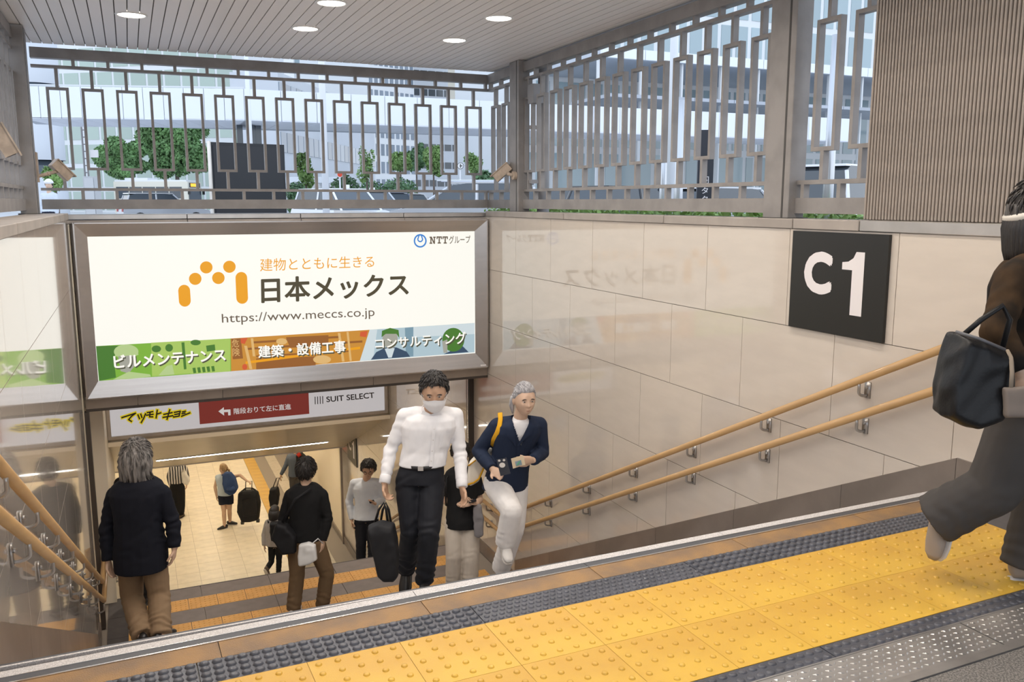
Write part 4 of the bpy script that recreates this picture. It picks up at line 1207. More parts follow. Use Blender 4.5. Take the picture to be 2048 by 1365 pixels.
    # --- shoes
    if shoes is not None:
        for a in 'ab':
            A_ = q['an' + a]
            td = cv(*(feet[a] if feet and a in feet else (face[0], 0, face[1]))).normalized()
            sd = td.cross(UPV).normalized(); u = sd.cross(td)
            b = A_ - u * .045 * s
            sec = [(-.075, .022, .026, .02), (-.062, .032, .045, .022), (-.02, .036, .050, .025), (.05, .040, .040, .018), (.11, .046, .028, .006), (.155, .040, .020, -.002), (.178, .022, .012, -.008)]
            pts = [b + td * l_ * s + u * z_o * s for l_, w_, h_, z_o in sec]
            v, f = tube(pts, [(w_ * s, h_ * s) for l_, w_, h_, z_o in sec], 14, u)
            fl = b - u * .030 * s
            v = [p - u * min(0, (p - fl).dot(u)) for p in v]
            so = mesh_obj('shoe', v, f, shoes if not isinstance(shoes, tuple) else shoes[0], body, None, True)
            pts = [b + td * l_ * s - u * .032 * s for l_, w_, h_, z_o in sec]
            v, f = tube(pts, [(w_ * 1.06 * s, .010 * s) for l_, w_, h_, z_o in sec], 12, u)
            mesh_obj('sole', v, f, shoes[1] if isinstance(shoes, tuple) else sole_k, so, None, True)
    L_ = lambda a, b: round((q[a] - q[b]).length / s, 2)
    DBG.append((label[:28], 'arm', L_('sha', 'ela'), L_('ela', 'wra'), L_('shb', 'elb'), L_('elb', 'wrb'), 'leg', L_('hipa', 'kna'), L_('kna', 'ana'), L_('hipb', 'knb'), L_('knb', 'anb'), 'sh', L_('sha', 'shb'), 'sp', round((hc - nb).length / s, 2), 'neckhead', L_('neck', 'head'), 'base', tuple(round(c, 2) for c in base), 'soles', round(q['ana'].z - .09 * s, 2), round(q['anb'].z - .09 * s, 2), 'tread', [round((lambda y: 0 if y < YE else (-RISE * (int((y - YE) / RUN) + 1) if y < Y1A else (Z1 if y < Y1B else (Z1 - RISE * (int((y - Y1B) / RUN) + 1) if y < Y2 else Z2))))(q[k].y), 2) for k in ('ana', 'anb')]))
    return X
def surface(X, which='top'):
    o = getattr(X, which); me = o.data; off = np.array(WL[o])
    return BVHTree.FromPolygons([Vector(v.co) + Vector(off) for v in me.vertices], [tuple(p.vertices) for p in me.polygons])
def front_strip(name, X, edge, mat, lift=.006, n=14, origin=None):
    """cloth strip on the front of the garment; edge(t) gives (x inner, x outer, z inner, z outer) in chest space"""
    ax = (X.nb - X.hc).normalized(); v = []; m_ = 4
    for i in range(n + 1):
        xi, xo, zi, zo = edge(i / n)
        for j in range(m_ + 1):
            u = j / m_; x, z = xi + (xo - xi) * u, zi + (zo - zi) * u
            o_ = X.nb + X.tside * x * X.s + ax * z * X.s + X.tf * .5
            h = X.full.ray_cast(o_, -X.tf)
            p = h[0] if h[0] is not None else o_ - X.tf * .4
            v.append(p + X.tf * (lift + .004 * math.sin(math.pi * u)))
    f = [(i * (m_ + 1) + j, i * (m_ + 1) + j + 1, (i + 1) * (m_ + 1) + j + 1, (i + 1) * (m_ + 1) + j) for i in range(n) for j in range(m_)]
    k = len(v); v2 = v + [p - X.tf * .006 for p in v]; f2 = f + [tuple(q_ + k for q_ in g_)[::-1] for g_ in f]
    return mesh_obj(name, v2, f2, mat, X.body, None, True)
def patch(name, corners, bvh, mat, parent, lift=.003, n=6, thick=0.0):
    """a strip or patch of cloth laid on the garment: corners in picture pixels, dropped onto the surface itself"""
    A, B, C_, D_ = [Vector(c).to_2d() for c in corners]
    v = []; nu = nv = n; ok = []
    for j in range(nv + 1):
        for i in range(nu + 1):
            s_, t_ = i / nu, j / nv
            p = A.lerp(B, s_).lerp(D_.lerp(C_, s_), t_)
            r = ray(p.x, p.y).normalized()
            hit = bvh.ray_cast(CAM, r)
            ok.append(hit[0] is not None); v.append(hit[0] - r * lift if hit[0] is not None else None)
    f = [(j * (nu + 1) + i, j * (nu + 1) + i + 1, (j + 1) * (nu + 1) + i + 1, (j + 1) * (nu + 1) + i) for j in range(nv) for i in range(nu)]
    ds = sorted((p - CAM).length for p in v if p is not None)
    if not ds: return None
    md = ds[len(ds) // 2]
    ok = [p is not None and abs((p - CAM).length - md) < .14 for p in v]
    v = [p if o_ else CAM + (p - CAM) if p is not None else v[[i for i, q in enumerate(v) if q is not None][0]] for p, o_ in zip(v, ok)]
    f = [q for q in f if all(ok[i] for i in q)]
    # give it a real thickness
    k = len(v); rr = (CAM - v[0]).normalized() * -.004
    v2 = v + [p + rr for p in v]; f2 = f + [tuple(i + k for i in q)[::-1] for q in f]
    return mesh_obj(name, v2, f2, mat, parent, None, True)

# ---- man in the white shirt climbing towards the camera
person.cut = None
A = person('man in a white shirt and face mask climbing the steps', 6.40,
    dict(head=(868, 782, -.10), neck=(863, 825, -.02), sha=(810, 831, .02), shb=(912, 831, .02), ela=(781, 900, .05), elb=(920, 904, .04), wra=(769, 966, -.05), wrb=(924, 974, -.08),
         hip=(840, 955, .03), hipa=(818, 968, .03), hipb=(863, 968, .03), kna=(822, 1060, -.02), knb=(858, 1068, -.12), ana=(812, 1140, .22), anb=(849, 1162, -.02)),
    (.05, 1), 1.0, shirt_w, black_t, shoe_k, 'recede', hair_k, (.12, -.42, 1),
    dict(a=dict(tip=(774, 1012, -.05), pn=(.9, 0, .3), th=1, curl=[.75, .8, .85, .9]), b=dict(tip=(934, 1020, -.10), pn=(-.75, 0, .5), th=-1, curl=[.55, .6, .62, .7])),
    .008, feet=dict(a=(-.05, -.75, 1), b=(.12, -.05, 1)), hem=.06, top_off=.026, leg_r=(.104, .078, .066), arm_off=.008, headsc=1.14, fold=1.7)
person.cut = None
bv = surface(A)
patch('placket', [(866, 846), (872, 846), (866, 934), (858, 934)], bv, shirt_w, A.body, .005)
patch('shirt_pocket', [(880, 868), (902, 867), (900, 894), (877, 896)], bv, shirt_w, A.body, .005)
for y in (858, 880, 902, 922): patch('button', [(867.3 - (y - 858) * .09, y), (869.3 - (y - 858) * .09, y), (869.3 - (y - 858) * .09, y + 2), (867.3 - (y - 858) * .09, y + 2)], bv, sole_w, A.body, .009, 1)
for a_ in 'ab':
    W_, E_ = A.q['wr' + a_], A.q['el' + a_]; dv = (W_ - E_).normalized()
    mb = MB(); mb.tube([W_ - dv * .055, W_ - dv * .05, W_ + dv * .002, W_ + dv * .006], [.040, .0425, .0415, .036], 18); mb.obj('cuff', shirt_w, A.body, None, True)
mb = MB(); ax = A.nb - A.hc; c0 = A.hc + ax * .215
ring = [(c0 + A.tside * (.166 * math.cos(t)) + A.tf * (.124 * math.sin(t))) for t in [2 * math.pi * k / 32 for k in range(33)]]
mb.tube(ring, [(.004, .017)] * 33, 6, UPV, False); bo = mb.obj('belt', shoe_k, A.body, None, True)
mb = MB(); mb.obox(c0 + A.tf * .130 - A.tside * .0, A.tside * .020, A.tf * .004, UPV * .016); mb.obj('buckle', nose_m, bo)
d, hf = head_grid(); sp = head_surf(d)
mv = []; NU, NV = 20, 12
for j in range(NV + 1):
    for i in range(NU + 1):
        u, w = i / NU * 2 - 1, j / NV
        zt_, zb2 = .004 - .030 * abs(u) ** 1.5, -.106 + .030 * abs(u) ** 2
        z = zt_ + (zb2 - zt_) * w; x = u * (.072 - .006 * w)
        y = .112 * math.sqrt(max(0, 1 - (x / .086) ** 2)) + .004 - .020 * w ** 3 + .006 * math.sin(math.pi * w) * (1 - abs(u)) + .0018 * (1 if int(w * 4) % 2 else 0)
        mv.append((x, y, z))
k_ = len(mv); mv += [(x * .98, y - .004, z) for x, y, z in mv]
mf = [(j * (NU + 1) + i, j * (NU + 1) + i + 1, (j + 1) * (NU + 1) + i + 1, (j + 1) * (NU + 1) + i) for j in range(NV) for i in range(NU)]
mo = mesh_obj('face_mask', A.toW(np.array(mv)), mf + [tuple(i + k_ for i in q)[::-1] for q in mf], M('mask_white', (.82, .81, .82), .8), A.body, None, True)
ca = (A.q['head'] - A.nb).normalized(); cs_ = A.tside; cf = cs_.cross(ca).normalized()
if cf.dot(A.tf) < 0: cf = -cf
c0 = A.nb + ca * .022
mb = MB(); mb.tube([c0 + cs_ * (.071 * math.cos(t)) + cf * (.068 * math.sin(t) + .004) - ca * (.012 * math.sin(t)) for t in [2 * math.pi * k / 28 for k in range(29)]], [(.005, .020)] * 29, 6, ca, False); mb.obj('collar_stand', shirt_w, A.body, None, True)
for s_ in (-1, 1):
    p_ = [c0 + cf * .078 + cs_ * .004 * s_ + ca * .008, c0 + cs_ * .062 * s_ + cf * .046 + ca * .022, c0 + cs_ * .088 * s_ + cf * .056 - ca * .034, c0 + cs_ * .050 * s_ + cf * .108 - ca * .075]
    mb = MB(); mb.prism(p_, cf * .006); mb.obj('collar_leaf', shirt_w, A.body)
for sx_ in (-1, 1):
    for zz in (-.01, -.062):
        mb = MB(); mb.tube([Vector(p) for p in A.toW(np.array([[sx_ * .070, .045, zz], [sx_ * .081, .018, zz * .6], [sx_ * .083, -.006, zz * .4]]))], .0014, 6); mb.obj('ear_loop', shirt_w, mo)

# ---- man in the navy jacket, leaning forward
person.cut = (.182, .072, -.02)
B = person('man with silver ponytail, navy jacket and white trousers climbing the steps', 7.25,
    dict(head=(1049, 800, -.16), neck=(1040, 839, -.06), sha=(995, 851, -.02), shb=(1079, 850, .02), ela=(957, 903, .06), elb=(1085, 905, .08), wra=(984, 938, -.12), wrb=(1066, 921, -.15),
         hip=(1012, 962, .10), hipa=(992, 970, .08), hipb=(1031, 972, .12), kna=(1024, 1022, -.20), knb=(1028, 1058, .10), ana=(1010, 1086, -.06), anb=(1002, 1136, .34)),
    (.25, .97), 1.0, navy2, white_t, (shoe_w, sole_w), 'back', hair_s, (.34, -.10, 1),
    dict(a=dict(tip=(1009, 958, -.22), pn=(.25, .2, .9), th=1, curl=[.25, .3, .35, .45]), b=dict(tip=(1038, 922, -.24), pn=(-.2, .1, -1), th=1, curl=[.5, .55, .6, .65])),
    .008, skin_p, feet=dict(a=(.25, -.35, 1), b=(-.1, -.75, .8)), hem=-.16, top_off=.024, leg_r=(.112, .090, .082), long_coat=True, arm_off=.018, fold=.6)
person.cut = None
co, f = remesh([torso_rings(B.hc, B.nb, B.tside, B.tf, 1.0, .006, .3), tube([B.nb - UPV * .02, B.nb + (B.q['head'] - B.nb) * .12], [(.072, .068), (.060, .062)], 14)], .008, 4)
mesh_obj('undershirt', co, f, shirt_w, B.body, None, True)
bv = surface(B)
for s_ in (-1, 1):
    front_strip('lapel', B, lambda t: (s_ * (.070 - .066 * t), s_ * (.072 - .062 * t + .022 + .046 * math.sin(math.pi * min(1, t * 1.1)) ** .7), .004 - .215 * t, .012 - .205 * t), navy2, .007)
mb = MB(); ca = (B.q['head'] - B.nb).normalized(); c0 = B.nb + ca * .006
mb.tube([c0 + B.tside * (.078 * math.cos(t)) + B.tf * (.070 * math.sin(t)) for t in [math.pi * (.93 + 1.14 * k / 20) for k in range(21)]], [(.008, .024)] * 21, 6, ca); mb.obj('collar', navy2, B.body, None, True)
patch('placket', [(1036, 874), (1042, 872), (1034, 975), (1028, 975)], bv, navy2, B.body, .006)

# ---- man in the dark jacket going down, seen from behind
Cc = person('man with long grey hair, black jacket and khaki trousers walking down the steps', 7.0,
    dict(head=(273, 917, 0), neck=(275, 956, .0), sha=(229, 990, .0), shb=(324, 986, .0), ela=(214, 1056, .0), elb=(346, 1046, .02), wra=(216, 1122, -.02), wrb=(349, 1096, .0),
         hip=(281, 1096, .0), hipa=(260, 1104, .0), hipb=(305, 1102, .0), kna=(264, 1194, .10), knb=(318, 1188, .06), ana=(284, 1270, -.16), anb=(322, 1268, -.14)),
    (.08, -1), 1.0, navy, khaki, (shoe_k, sole_k), 'long', hair_g, (.05, -.05, -1),
    dict(a=dict(tip=(224, 1162, .02), pn=(.9, .1, .1), th=1, curl=[.5, .6, .7, .8]), b=dict(tip=(346, 1132, .02), pn=(-.9, .1, .1), th=-1, curl=[.35, .4, .45, .5])),
    .008, skin_p, feet=dict(a=(-.5, -.05, -.7), b=(.2, -.05, -1)), hem=-.30, top_off=.040, leg_r=(.104, .088, .080), long_coat=True, eyes=False, fold=2.0, arm_off=.018)

# ---- passer-by at the right edge
Dd = person('passer-by in a brown patterned jacket striding out of the right edge', 3.36,
    dict(head=(2082, 428, -.02), neck=(2068, 520, .0), sha=(2028, 556, -.16), shb=(2092, 556, .17), ela=(1992, 662, -.20), elb=(2120, 668, .2), wra=(2040, 742, -.24), wrb=(2170, 740, .16),
         hip=(2060, 806, .0), hipa=(2052, 822, -.08), hipb=(2066, 822, .08), kna=(1988, 978, -.02), knb=(2086, 985, .10), ana=(1874, 1036, .10), anb=(2058, 1128, .12)),
    (1, .05), .93, brown_p, jean_w, (shoe_g, sole_w), 'bob', hair_k, (1, -.05, .1), None, .008, skin_p,
    feet=dict(a=(-.30, -.95, .12), b=(1, -.02, .15)), hem=-.24, top_off=.034, leg_r=(.120, .108, .112), long_coat=True, arm_off=.020, eyes=False)
# ---- person behind the white shirt
Ee = person('person in black T-shirt and beige trousers behind the man in the white shirt', 9.35,
    dict(head=(921, 906, -.08), neck=(923, 936, 0), sha=(896, 957, 0), shb=(952, 957, 0), ela=(892, 1003, .05), elb=(960, 1000, .05), wra=(928, 1012, -.14), wrb=(953, 1008, -.16),
         hip=(925, 1040, 0), hipa=(909, 1048, 0), hipb=(940, 1048, 0), kna=(908, 1112, -.05), knb=(942, 1114, -.05), ana=(907, 1172, .05), anb=(940, 1174, .0)),
    (.05, 1), .95, black_c, beige_t, shoe_w, 'short', hair_k, (.05, -.75, 1),
    dict(a=dict(tip=(952, 1008, -.20), pn=(0, 1, .1), th=-1, curl=.4), b=dict(tip=(936, 1006, -.24), pn=(0, 1, .3), th=1, curl=.5)), .010, skin_p, sleeve='short', hem=-.12, top_off=.026, leg_r=(.115, .095, .088), eyes=False)
Ff = person('man with glasses and a pale blue shirt on the lower flight', 12.35,
    dict(head=(737, 938, -.06), neck=(733, 961, 0), sha=(708, 967, 0), shb=(758, 966, 0), ela=(698, 1002, .03), elb=(765, 1000, .03), wra=(704, 1040, -.04), wrb=(750, 1008, -.18),
         hip=(733, 1036, 0), hipa=(722, 1042, 0), hipb=(744, 1042, 0), kna=(722, 1090, -.04), knb=(745, 1084, -.06), ana=(722, 1136, .02), anb=(745, 1122, -.10)),
    (.05, 1), 1.0, blue_s, black_t, shoe_k, 'short', hair_k, (.05, -.45, 1), dict(b=dict(tip=(742, 1006, -.30), pn=(0, 1, .2), th=1, curl=.4)), .010, hem=.0, top_off=.020)
mb = MB()
for sx_ in (-1, 1):
    c_ = [Vector(p) for p in Ff.toW(np.array([[sx_ * .031 + .022 * math.cos(2 * math.pi * k / 14), .098, .008 + .016 * math.sin(2 * math.pi * k / 14)] for k in range(15)]))]
    mb.tube(c_, .0022, 5, None, False)
    mb.tube([Vector(p) for p in Ff.toW(np.array([[sx_ * .053, .096, .012], [sx_ * .078, .0, .012]]))], .002, 5)
mb.obj('glasses', eye_m, Ff.body)
Gg = person('woman in a grey sweater and black trousers at the foot of the stairs', 17.4,
    dict(head=(549, 1024, 0), neck=(551, 1039, 0), sha=(536, 1046, 0), shb=(567, 1046, 0), ela=(529, 1070, .0), elb=(573, 1070, 0), wra=(529, 1092, -.05), wrb=(571, 1092, 0),
         hip=(551, 1090, 0), hipa=(544, 1094, 0), hipb=(558, 1094, 0), kna=(543, 1124, .06), knb=(558, 1122, .0), ana=(534, 1138, -.28), anb=(557, 1149, .0)),
    (.3, -1), .92, grey_s, black_c, (shoe_b, sole_w), 'bob', hair_k, (.5, -.1, -1), None, .012, skin_p, feet=dict(a=(.1, -.8, -.5)), hem=-.02, top_off=.040, leg_r=(.088, .062, .050), eyes=False, arm_off=.026)
Hh = person('person in a black jacket and brown chinos walking across the half landing', 9.35,
    dict(head=(612, 942, 0), neck=(612, 968, 0), sha=(580, 990, 0), shb=(645, 990, 0), ela=(566, 1036, .0), elb=(656, 1036, 0), wra=(572, 1082, 0), wrb=(646, 1082, -.04),
         hip=(611, 1078, 0), hipa=(594, 1084, 0), hipb=(630, 1084, 0), kna=(594, 1152, -.02), knb=(654, 1148, .10), ana=(587, 1218, -.02), anb=(645, 1211, .14)),
    (.1, -1), 1.0, black_c, khaki_d, (shoe_w, sole_w), 'short', hair_k, (.1, -.05, -1), None, .010, skin_p, hem=-.10, top_off=.024, leg_r=(.106, .082, .076), long_coat=True, eyes=False)
Ii = person('woman in navy shorts with a blue backpack pulling a suitcase across the concourse', 20.05,
    dict(head=(447, 939, 0), neck=(447, 951, 0), sha=(435, 955, 0), shb=(461, 955, 0), ela=(430, 974, .0), elb=(480, 951, -.1), wra=(433, 992, -.05), wrb=(493, 962, -.1),
         hip=(451, 990, 0), hipa=(445, 993, 0), hipb=(458, 993, 0), kna=(448, 1023, 0), knb=(459, 1020, .05), ana=(449, 1052, 0), anb=(460, 1044, .2)),
    (-.15, -1), .95, sky_top, navy_sh, (shoe_k, sole_w), 'back', hair_b, (-.9, -.05, -.5), dict(b=dict(tip=(502, 966, -.1), pn=(0, -1, 0), th=1, curl=.8)), .012, skin_p,
    feet=dict(a=(-.8, -.05, .5), b=(.9, -.05, -.2)), sleeve=None, hem=-.02, top_off=.020, leg_r=(.110, .105, .05), leg_len=.55, eyes=False)
Jj = person('person in a striped top and black trousers walking away in the concourse', 20.7,
    dict(head=(357, 918, 0), neck=(356, 931, 0), sha=(343, 937, 0), shb=(370, 936, 0), ela=(337, 954, .0), elb=(375, 952, 0), wra=(341, 972, 0), wrb=(373, 968, 0),
         hip=(354, 974, 0), hipa=(349, 977, 0), hipb=(360, 977, 0), kna=(351, 1004, 0), knb=(361, 1004, 0), ana=(352, 1026, .1), anb=(361, 1030, 0)),
    (.1, -1), .93, stripes, black_c, shoe_b, 'bob', hair_k, (.1, -.05, -1), None, .012, skin_p, hem=.02, top_off=.034, leg_r=(.125, .115, .085), eyes=False)
Kk = person('man in a charcoal shirt with a black and red backpack far down the concourse', 21.1,
    dict(head=(592, 893, 0), neck=(591, 907, 0), sha=(578, 914, 0), shb=(605, 913, 0), ela=(571, 933, .0), elb=(611, 932, 0), wra=(562, 950, 0), wrb=(609, 950, 0),
         hip=(592, 952, 0), hipa=(586, 956, 0), hipb=(598, 956, 0), kna=(587, 986, 0), knb=(599, 986, 0), ana=(587, 1020, 0), anb=(599, 1018, 0)),
    (.0, -1), 1.0, charcoal, jean_w, shoe_k, 'short', hair_k, (0, -.05, -1), None, .012, hem=-.04, top_off=.024, eyes=False)
Ll = person('person in black clothes ahead of the man in the black jacket', 9.75,
    dict(head=(272, 924, 0), neck=(270, 952, 0), sha=(239, 966, 0), shb=(300, 966, 0), ela=(230, 1012, .0), elb=(308, 1012, 0), wra=(234, 1056, 0), wrb=(303, 1056, 0),
         hip=(270, 1062, 0), hipa=(256, 1068, 0), hipb=(285, 1068, 0), kna=(258, 1130, 0), knb=(288, 1130, 0), ana=(260, 1194, 0), anb=(289, 1194, 0)),
    (.0, -1), 1.0, black_c, black_c, shoe_k, 'short', hair_k, (0, -.05, -1), None, .011, skin_p, hem=-.3, top_off=.030, long_coat=True, eyes=False)
# ---------------------------------------------------------------- bags and held things
def soft(name, poly, D, thick, mat, label=None, cat=None, parent=None, vox=.010, smooth=6, folds=0.004, group=None):
    P = [at(p[0], p[1], D + (p[2] if len(p) > 2 else 0)) for p in poly]
    n = Vector((0, 0, 0))
    for i in range(len(P)): n += P[i].cross(P[(i + 1) % len(P)])
    n = HF * (1 if True else 1)
    c = sum(P, Vector()) / len(P)
    parts = []
    k = len(P); rings = []
    for (o, sc) in ((-.5, .82), (-.38, .95), (0, 1.0), (.38, .95), (.5, .82)):
        rings.append([c + (p - c) * sc + n * thick * o for p in P])
    v = [p for r in rings for p in r]; f = [tuple(range(k)), tuple(range((len(rings) - 1) * k, len(rings) * k))[::-1]]
    for i in range(len(rings) - 1):
        for j in range(k): f.append((i * k + j, (i + 1) * k + j, (i + 1) * k + (j + 1) % k, i * k + (j + 1) % k))
    size = max((p - c).length for p in P)
    co, fc = remesh([(v, f)], vox, smooth, [(c, size, tuple((UPV + RGT * .7).normalized()), 5.0 / size, folds), (c + UPV * size * .4, size * .6, tuple((RGT - UPV * .3).normalized()), 9 / size, folds)], .002)
    lo = Vector(co[np.argmin(co[:, 2])]); c2 = Vector((c.x, c.y, lo.z))
    o = mesh_obj(name, co, fc, mat, parent, c2 if parent is None else None, True)
    return tag(o, label, cat, group) if label else o
def pxtube(name, pts, D, r, mat, parent, seg=8, flat=None):
    P = [at(p[0], p[1], D + (p[2] if len(p) > 2 else 0)) for p in pts]
    mb = MB(); mb.tube(P, r if flat is None else [(r, flat)] * len(P), seg, TOW); return mb.obj(name, mat, parent, None, True)

b1 = soft('briefcase', [(735, 1052), (760, 1042), (788, 1048), (797, 1100), (797, 1152), (790, 1162), (768, 1162), (757, 1152), (744, 1100)], 6.12, .15, bag_n, 'soft black briefcase with two handles held by the man in the white shirt', 'bag')
for dx, dd in ((-7, -.03), (6, .05)):
    pxtube('handle', [(752 + dx, 1062, dd), (762 + dx * .6, 1020, dd), (770 + dx * .3, 1006, dd), (775 + dx * .4, 1020, dd), (781 + dx * .5, 1060, dd)], 6.20, .009, bag_k, b1)
tb = soft('tote_bag', [(1911, 664), (1955, 674), (2012, 700), (2014, 790), (1992, 838), (1938, 857), (1908, 845), (1879, 830), (1879, 775), (1892, 715)], 3.08, .17, bag_k, 'large black leather tote bag carried by the passer-by at the right edge', 'bag', vox=.008, folds=.006)
pxtube('handle', [(1925, 672, 0), (1962, 640, -.02), (2005, 612, -.02), (2020, 640, -.02), (2004, 700, 0)], 3.06, .010, bag_k, tb)
pxtube('top_edge', [(1911, 664, -.02), (1958, 678, -.06), (2010, 700, -.05)], 3.04, .006, M('leather_edge', (.10, .10, .11), .35), tb)
pc = soft('pouch', [(2005, 775), (2062, 770), (2064, 836), (2008, 836)], 2.98, .03, cloth('taupe_pouch', (.20, .165, .14)), 'flat taupe pouch hanging in front of the black tote at the right edge', 'pouch', vox=.006, smooth=3, folds=.001)
pxtube('strap', [(2022, 776, 0), (2024, 745, 0), (2022, 715, .02), (2014, 700, .04)], 2.98, .008, cloth('strap_tan', (.30, .24, .18)), pc, flat=.003)
mb = MB()
dd_, hf_ = head_grid(); sp_ = head_surf(dd_); m_ = np.exp(-((dd_[:, 2] - .12 - .30 * dd_[:, 1]) / .20) ** 2)
n_ = sp_ / np.linalg.norm(sp_, axis=1)[:, None]
mesh_obj('headband', Dd.toW(sp_ + n_ * (m_ * .036 - (1 - m_) * .010)[:, None]), hf_, cloth('headband_pale', (.62, .58, .52)), Dd.body, None, True)
# navy-jacket man's things
ph = empty('smartphone', at(1007, 950, 7.0), 'dark phone case with pale round marks in the navy-jacket man\'s hand', 'phone')
def slab(name, quad, D, th, mat, parent):
    P = [at(p[0], p[1], D + (p[2] if len(p) > 2 else 0)) for p in quad]
    n = (P[1] - P[0]).cross(P[3] - P[0]).normalized()
    if n.dot(TOW) > 0: n = -n
    mb = MB(); mb.prism(P, n * th); return mb.obj(name, mat, parent)
slab('case', [(993, 920), (1013, 916), (1021, 948), (1001, 953)], 6.97, .010, M('phone_case', (.03, .033, .045), .35), ph)
for c_, r_ in (((998.5, 922), 2.6), ((1008, 921), 2.6), ((1004.5, 931), 6.0)):
    slab('mark', [(c_[0] + r_ * math.cos(2 * math.pi * k / 14), c_[1] + r_ * .85 * math.sin(2 * math.pi * k / 14)) for k in range(14)], 6.962, .002, M('phone_mark', (.66, .62, .58), .5), ph)
cd = empty('ticket_wallet', at(1034, 935, 6.98), 'beige card with a small blue-green square held by the navy-jacket man', 'card')
slab('card', [(1022, 918), (1046, 911), (1051, 930), (1026, 938)], 6.98, .004, M('card_beige', (.62, .50, .34), .6), cd)
slab('print', [(1030, 924), (1042, 920.5), (1044, 930), (1032, 933)], 6.973, .001, M('card_blue', (.20, .27, .33), .6), cd)
slab('print', [(1033, 930), (1039, 922.5), (1041, 924), (1036, 931)], 6.970, .001, M('card_green', (.10, .36, .20), .6), cd)
t2 = soft('shoulder_bag', [(937, 926), (953, 911), (978, 888), (988, 894), (984, 912), (968, 938), (958, 962), (940, 972), (933, 965)], 7.42, .12, cloth('cream_canvas', (.74, .68, .58)), 'cream canvas shoulder bag with yellow trim on the navy-jacket man', 'bag')
yt_m = cloth('yellow_trim', (.70, .36, .02))
pxtube('trim', [(935, 970, -.07), (948, 966, -.08), (958, 958, -.08), (966, 940, -.08), (975, 922, -.08)], 7.42, .008, yt_m, t2)
pxtube('trim', [(937, 932, -.05), (945, 926, -.07), (952, 921, -.07)], 7.42, .006, yt_m, t2)
SH = surface(B)
sp_pts = []
for (px, py) in ((1000, 826), (1001, 838), (999, 852), (994, 866), (987, 880), (983, 892)):
    r = ray(px, py).normalized(); h = SH.ray_cast(CAM, r)
    sp_pts.append((h[0] - r * .012) if h[0] is not None else at(px, py, 7.2))
mb = MB(); mb.tube(sp_pts, [(.004, .020)] * len(sp_pts), 8, cv(1, .2, 0)); mb.obj('strap', yt_m, t2, None, True)
# person in the black T-shirt
bp = soft('backpack', [(890, 952), (915, 944), (948, 946), (955, 1000), (948, 1030), (900, 1030), (890, 1005)], 9.52, .16, bag_n, 'black backpack on the person in the black T-shirt', 'backpack')
pxtube('strap', [(899, 948, -.02), (893, 958, -.22), (891, 985, -.20), (892, 1012, -.1)], 9.42, .014, bag_n, bp, flat=.006)
pxtube('carry_loop', [(900, 952, 0), (904, 943, 0), (914, 942, 0)], 9.42, .008, bag_n, bp)
soft('cloth_bag', [(946, 1014), (955, 1006), (963, 1010), (968, 1040), (967, 1072), (958, 1077), (949, 1074), (946, 1040)], 9.18, .07, cloth('grey_cotton', (.23, .22, .23)), 'limp grey cloth bag hanging from the wrist of the person in the black T-shirt', 'bag')
pe = empty('smartphone', at(944, 1006, 9.1), 'dark phone in the hands of the person in the black T-shirt', 'phone')
slab('body', [(936, 1002), (951, 998, .06), (953, 1002, .0), (938, 1006, -.06)], 9.12, .009, M('phone_dark', (.03, .03, .035), .2), pe)
pf = empty('smartphone', at(746, 1003, 12.05), 'phone held by the man with glasses', 'phone')
slab('body', [(738, 1004), (747, 1000), (749, 1004), (740, 1008)], 12.05, .009, M('phone_dark', (.03, .03, .035), .2), pf)
# half-landing walker
s1 = soft('shoulder_bag', [(554, 1042), (576, 1050), (593, 1074), (592, 1106), (566, 1110), (543, 1074)], 9.18, .13, bag_n, 'black shoulder bag on the left of the brown-chinos walker', 'bag')
pxtube('strap', [(565, 1046, 0), (590, 1000, -.02), (622, 978, .05)], 9.16, .014, bag_n, s1, flat=.004)
s2 = soft('plastic_bag', [(598, 1090), (616, 1084), (632, 1090), (635, 1120), (620, 1129), (598, 1133), (596, 1112)], 9.05, .09, M('white_plastic', (.70, .70, .70), .35), 'white plastic bag held by the brown-chinos walker', 'bag')
pxtube('handle', [(622, 1090, 0), (636, 1078, .05), (646, 1088, .1)], 9.08, .006, M('white_plastic', (.70, .70, .70), .35), s2)
# concourse
blue_n = cloth('blue_nylon', (.035, .065, .16))
b2 = soft('backpack', [(446, 948), (452, 944), (461, 945), (471, 957), (476, 978), (470, 988), (461, 991), (451, 985), (446, 968)], 19.80, .20, blue_n, 'blue backpack on the woman with the suitcase', 'backpack', vox=.016)
pxtube('front_pocket', [(455, 978, -.10), (462, 980, -.12), (469, 976, -.11)], 19.78, .05, blue_n, b2)
for a_ in ((447, 953), (459, 950)): pxtube('strap', [(a_[0], a_[1], -.06), (a_[0] - 2, a_[1] - 3, .02), (a_[0] - 4, a_[1] + 2, .15)], 19.95, .018, blue_n, b2)
sc_ = soft('suitcase', [(477, 986), (485, 980), (509, 979), (516, 985), (521, 1007), (518, 1040), (502, 1044), (485, 1045), (475, 1023)], 20.05, .26, bag_n, 'black upright trolley suitcase pulled by the woman in navy shorts', 'suitcase', vox=.018, folds=.003)
pxtube('pull_handle', [(491, 982), (491.5, 964), (504, 963), (503.5, 981)], 20.02, .012, steel_d, sc_)
pxtube('top_grip', [(485, 982), (491, 977), (505, 977), (511, 981)], 19.92, .016, bag_k, sc_)
for x_, y_ in ((485, 1046), (516, 1042)):
    c_ = at(x_, y_, 20.0); mb = MB(); mb.tube([c_ - RGT * .03, c_ + RGT * .03], .045, 12); mb.obj('wheel', sole_k, sc_)
pxtube('pocket_seam', [(484, 1000, -.135), (511, 998, -.135), (513, 1030, -.135), (487, 1034, -.135), (484, 1000, -.135)], 20.05, .008, bag_k, sc_)
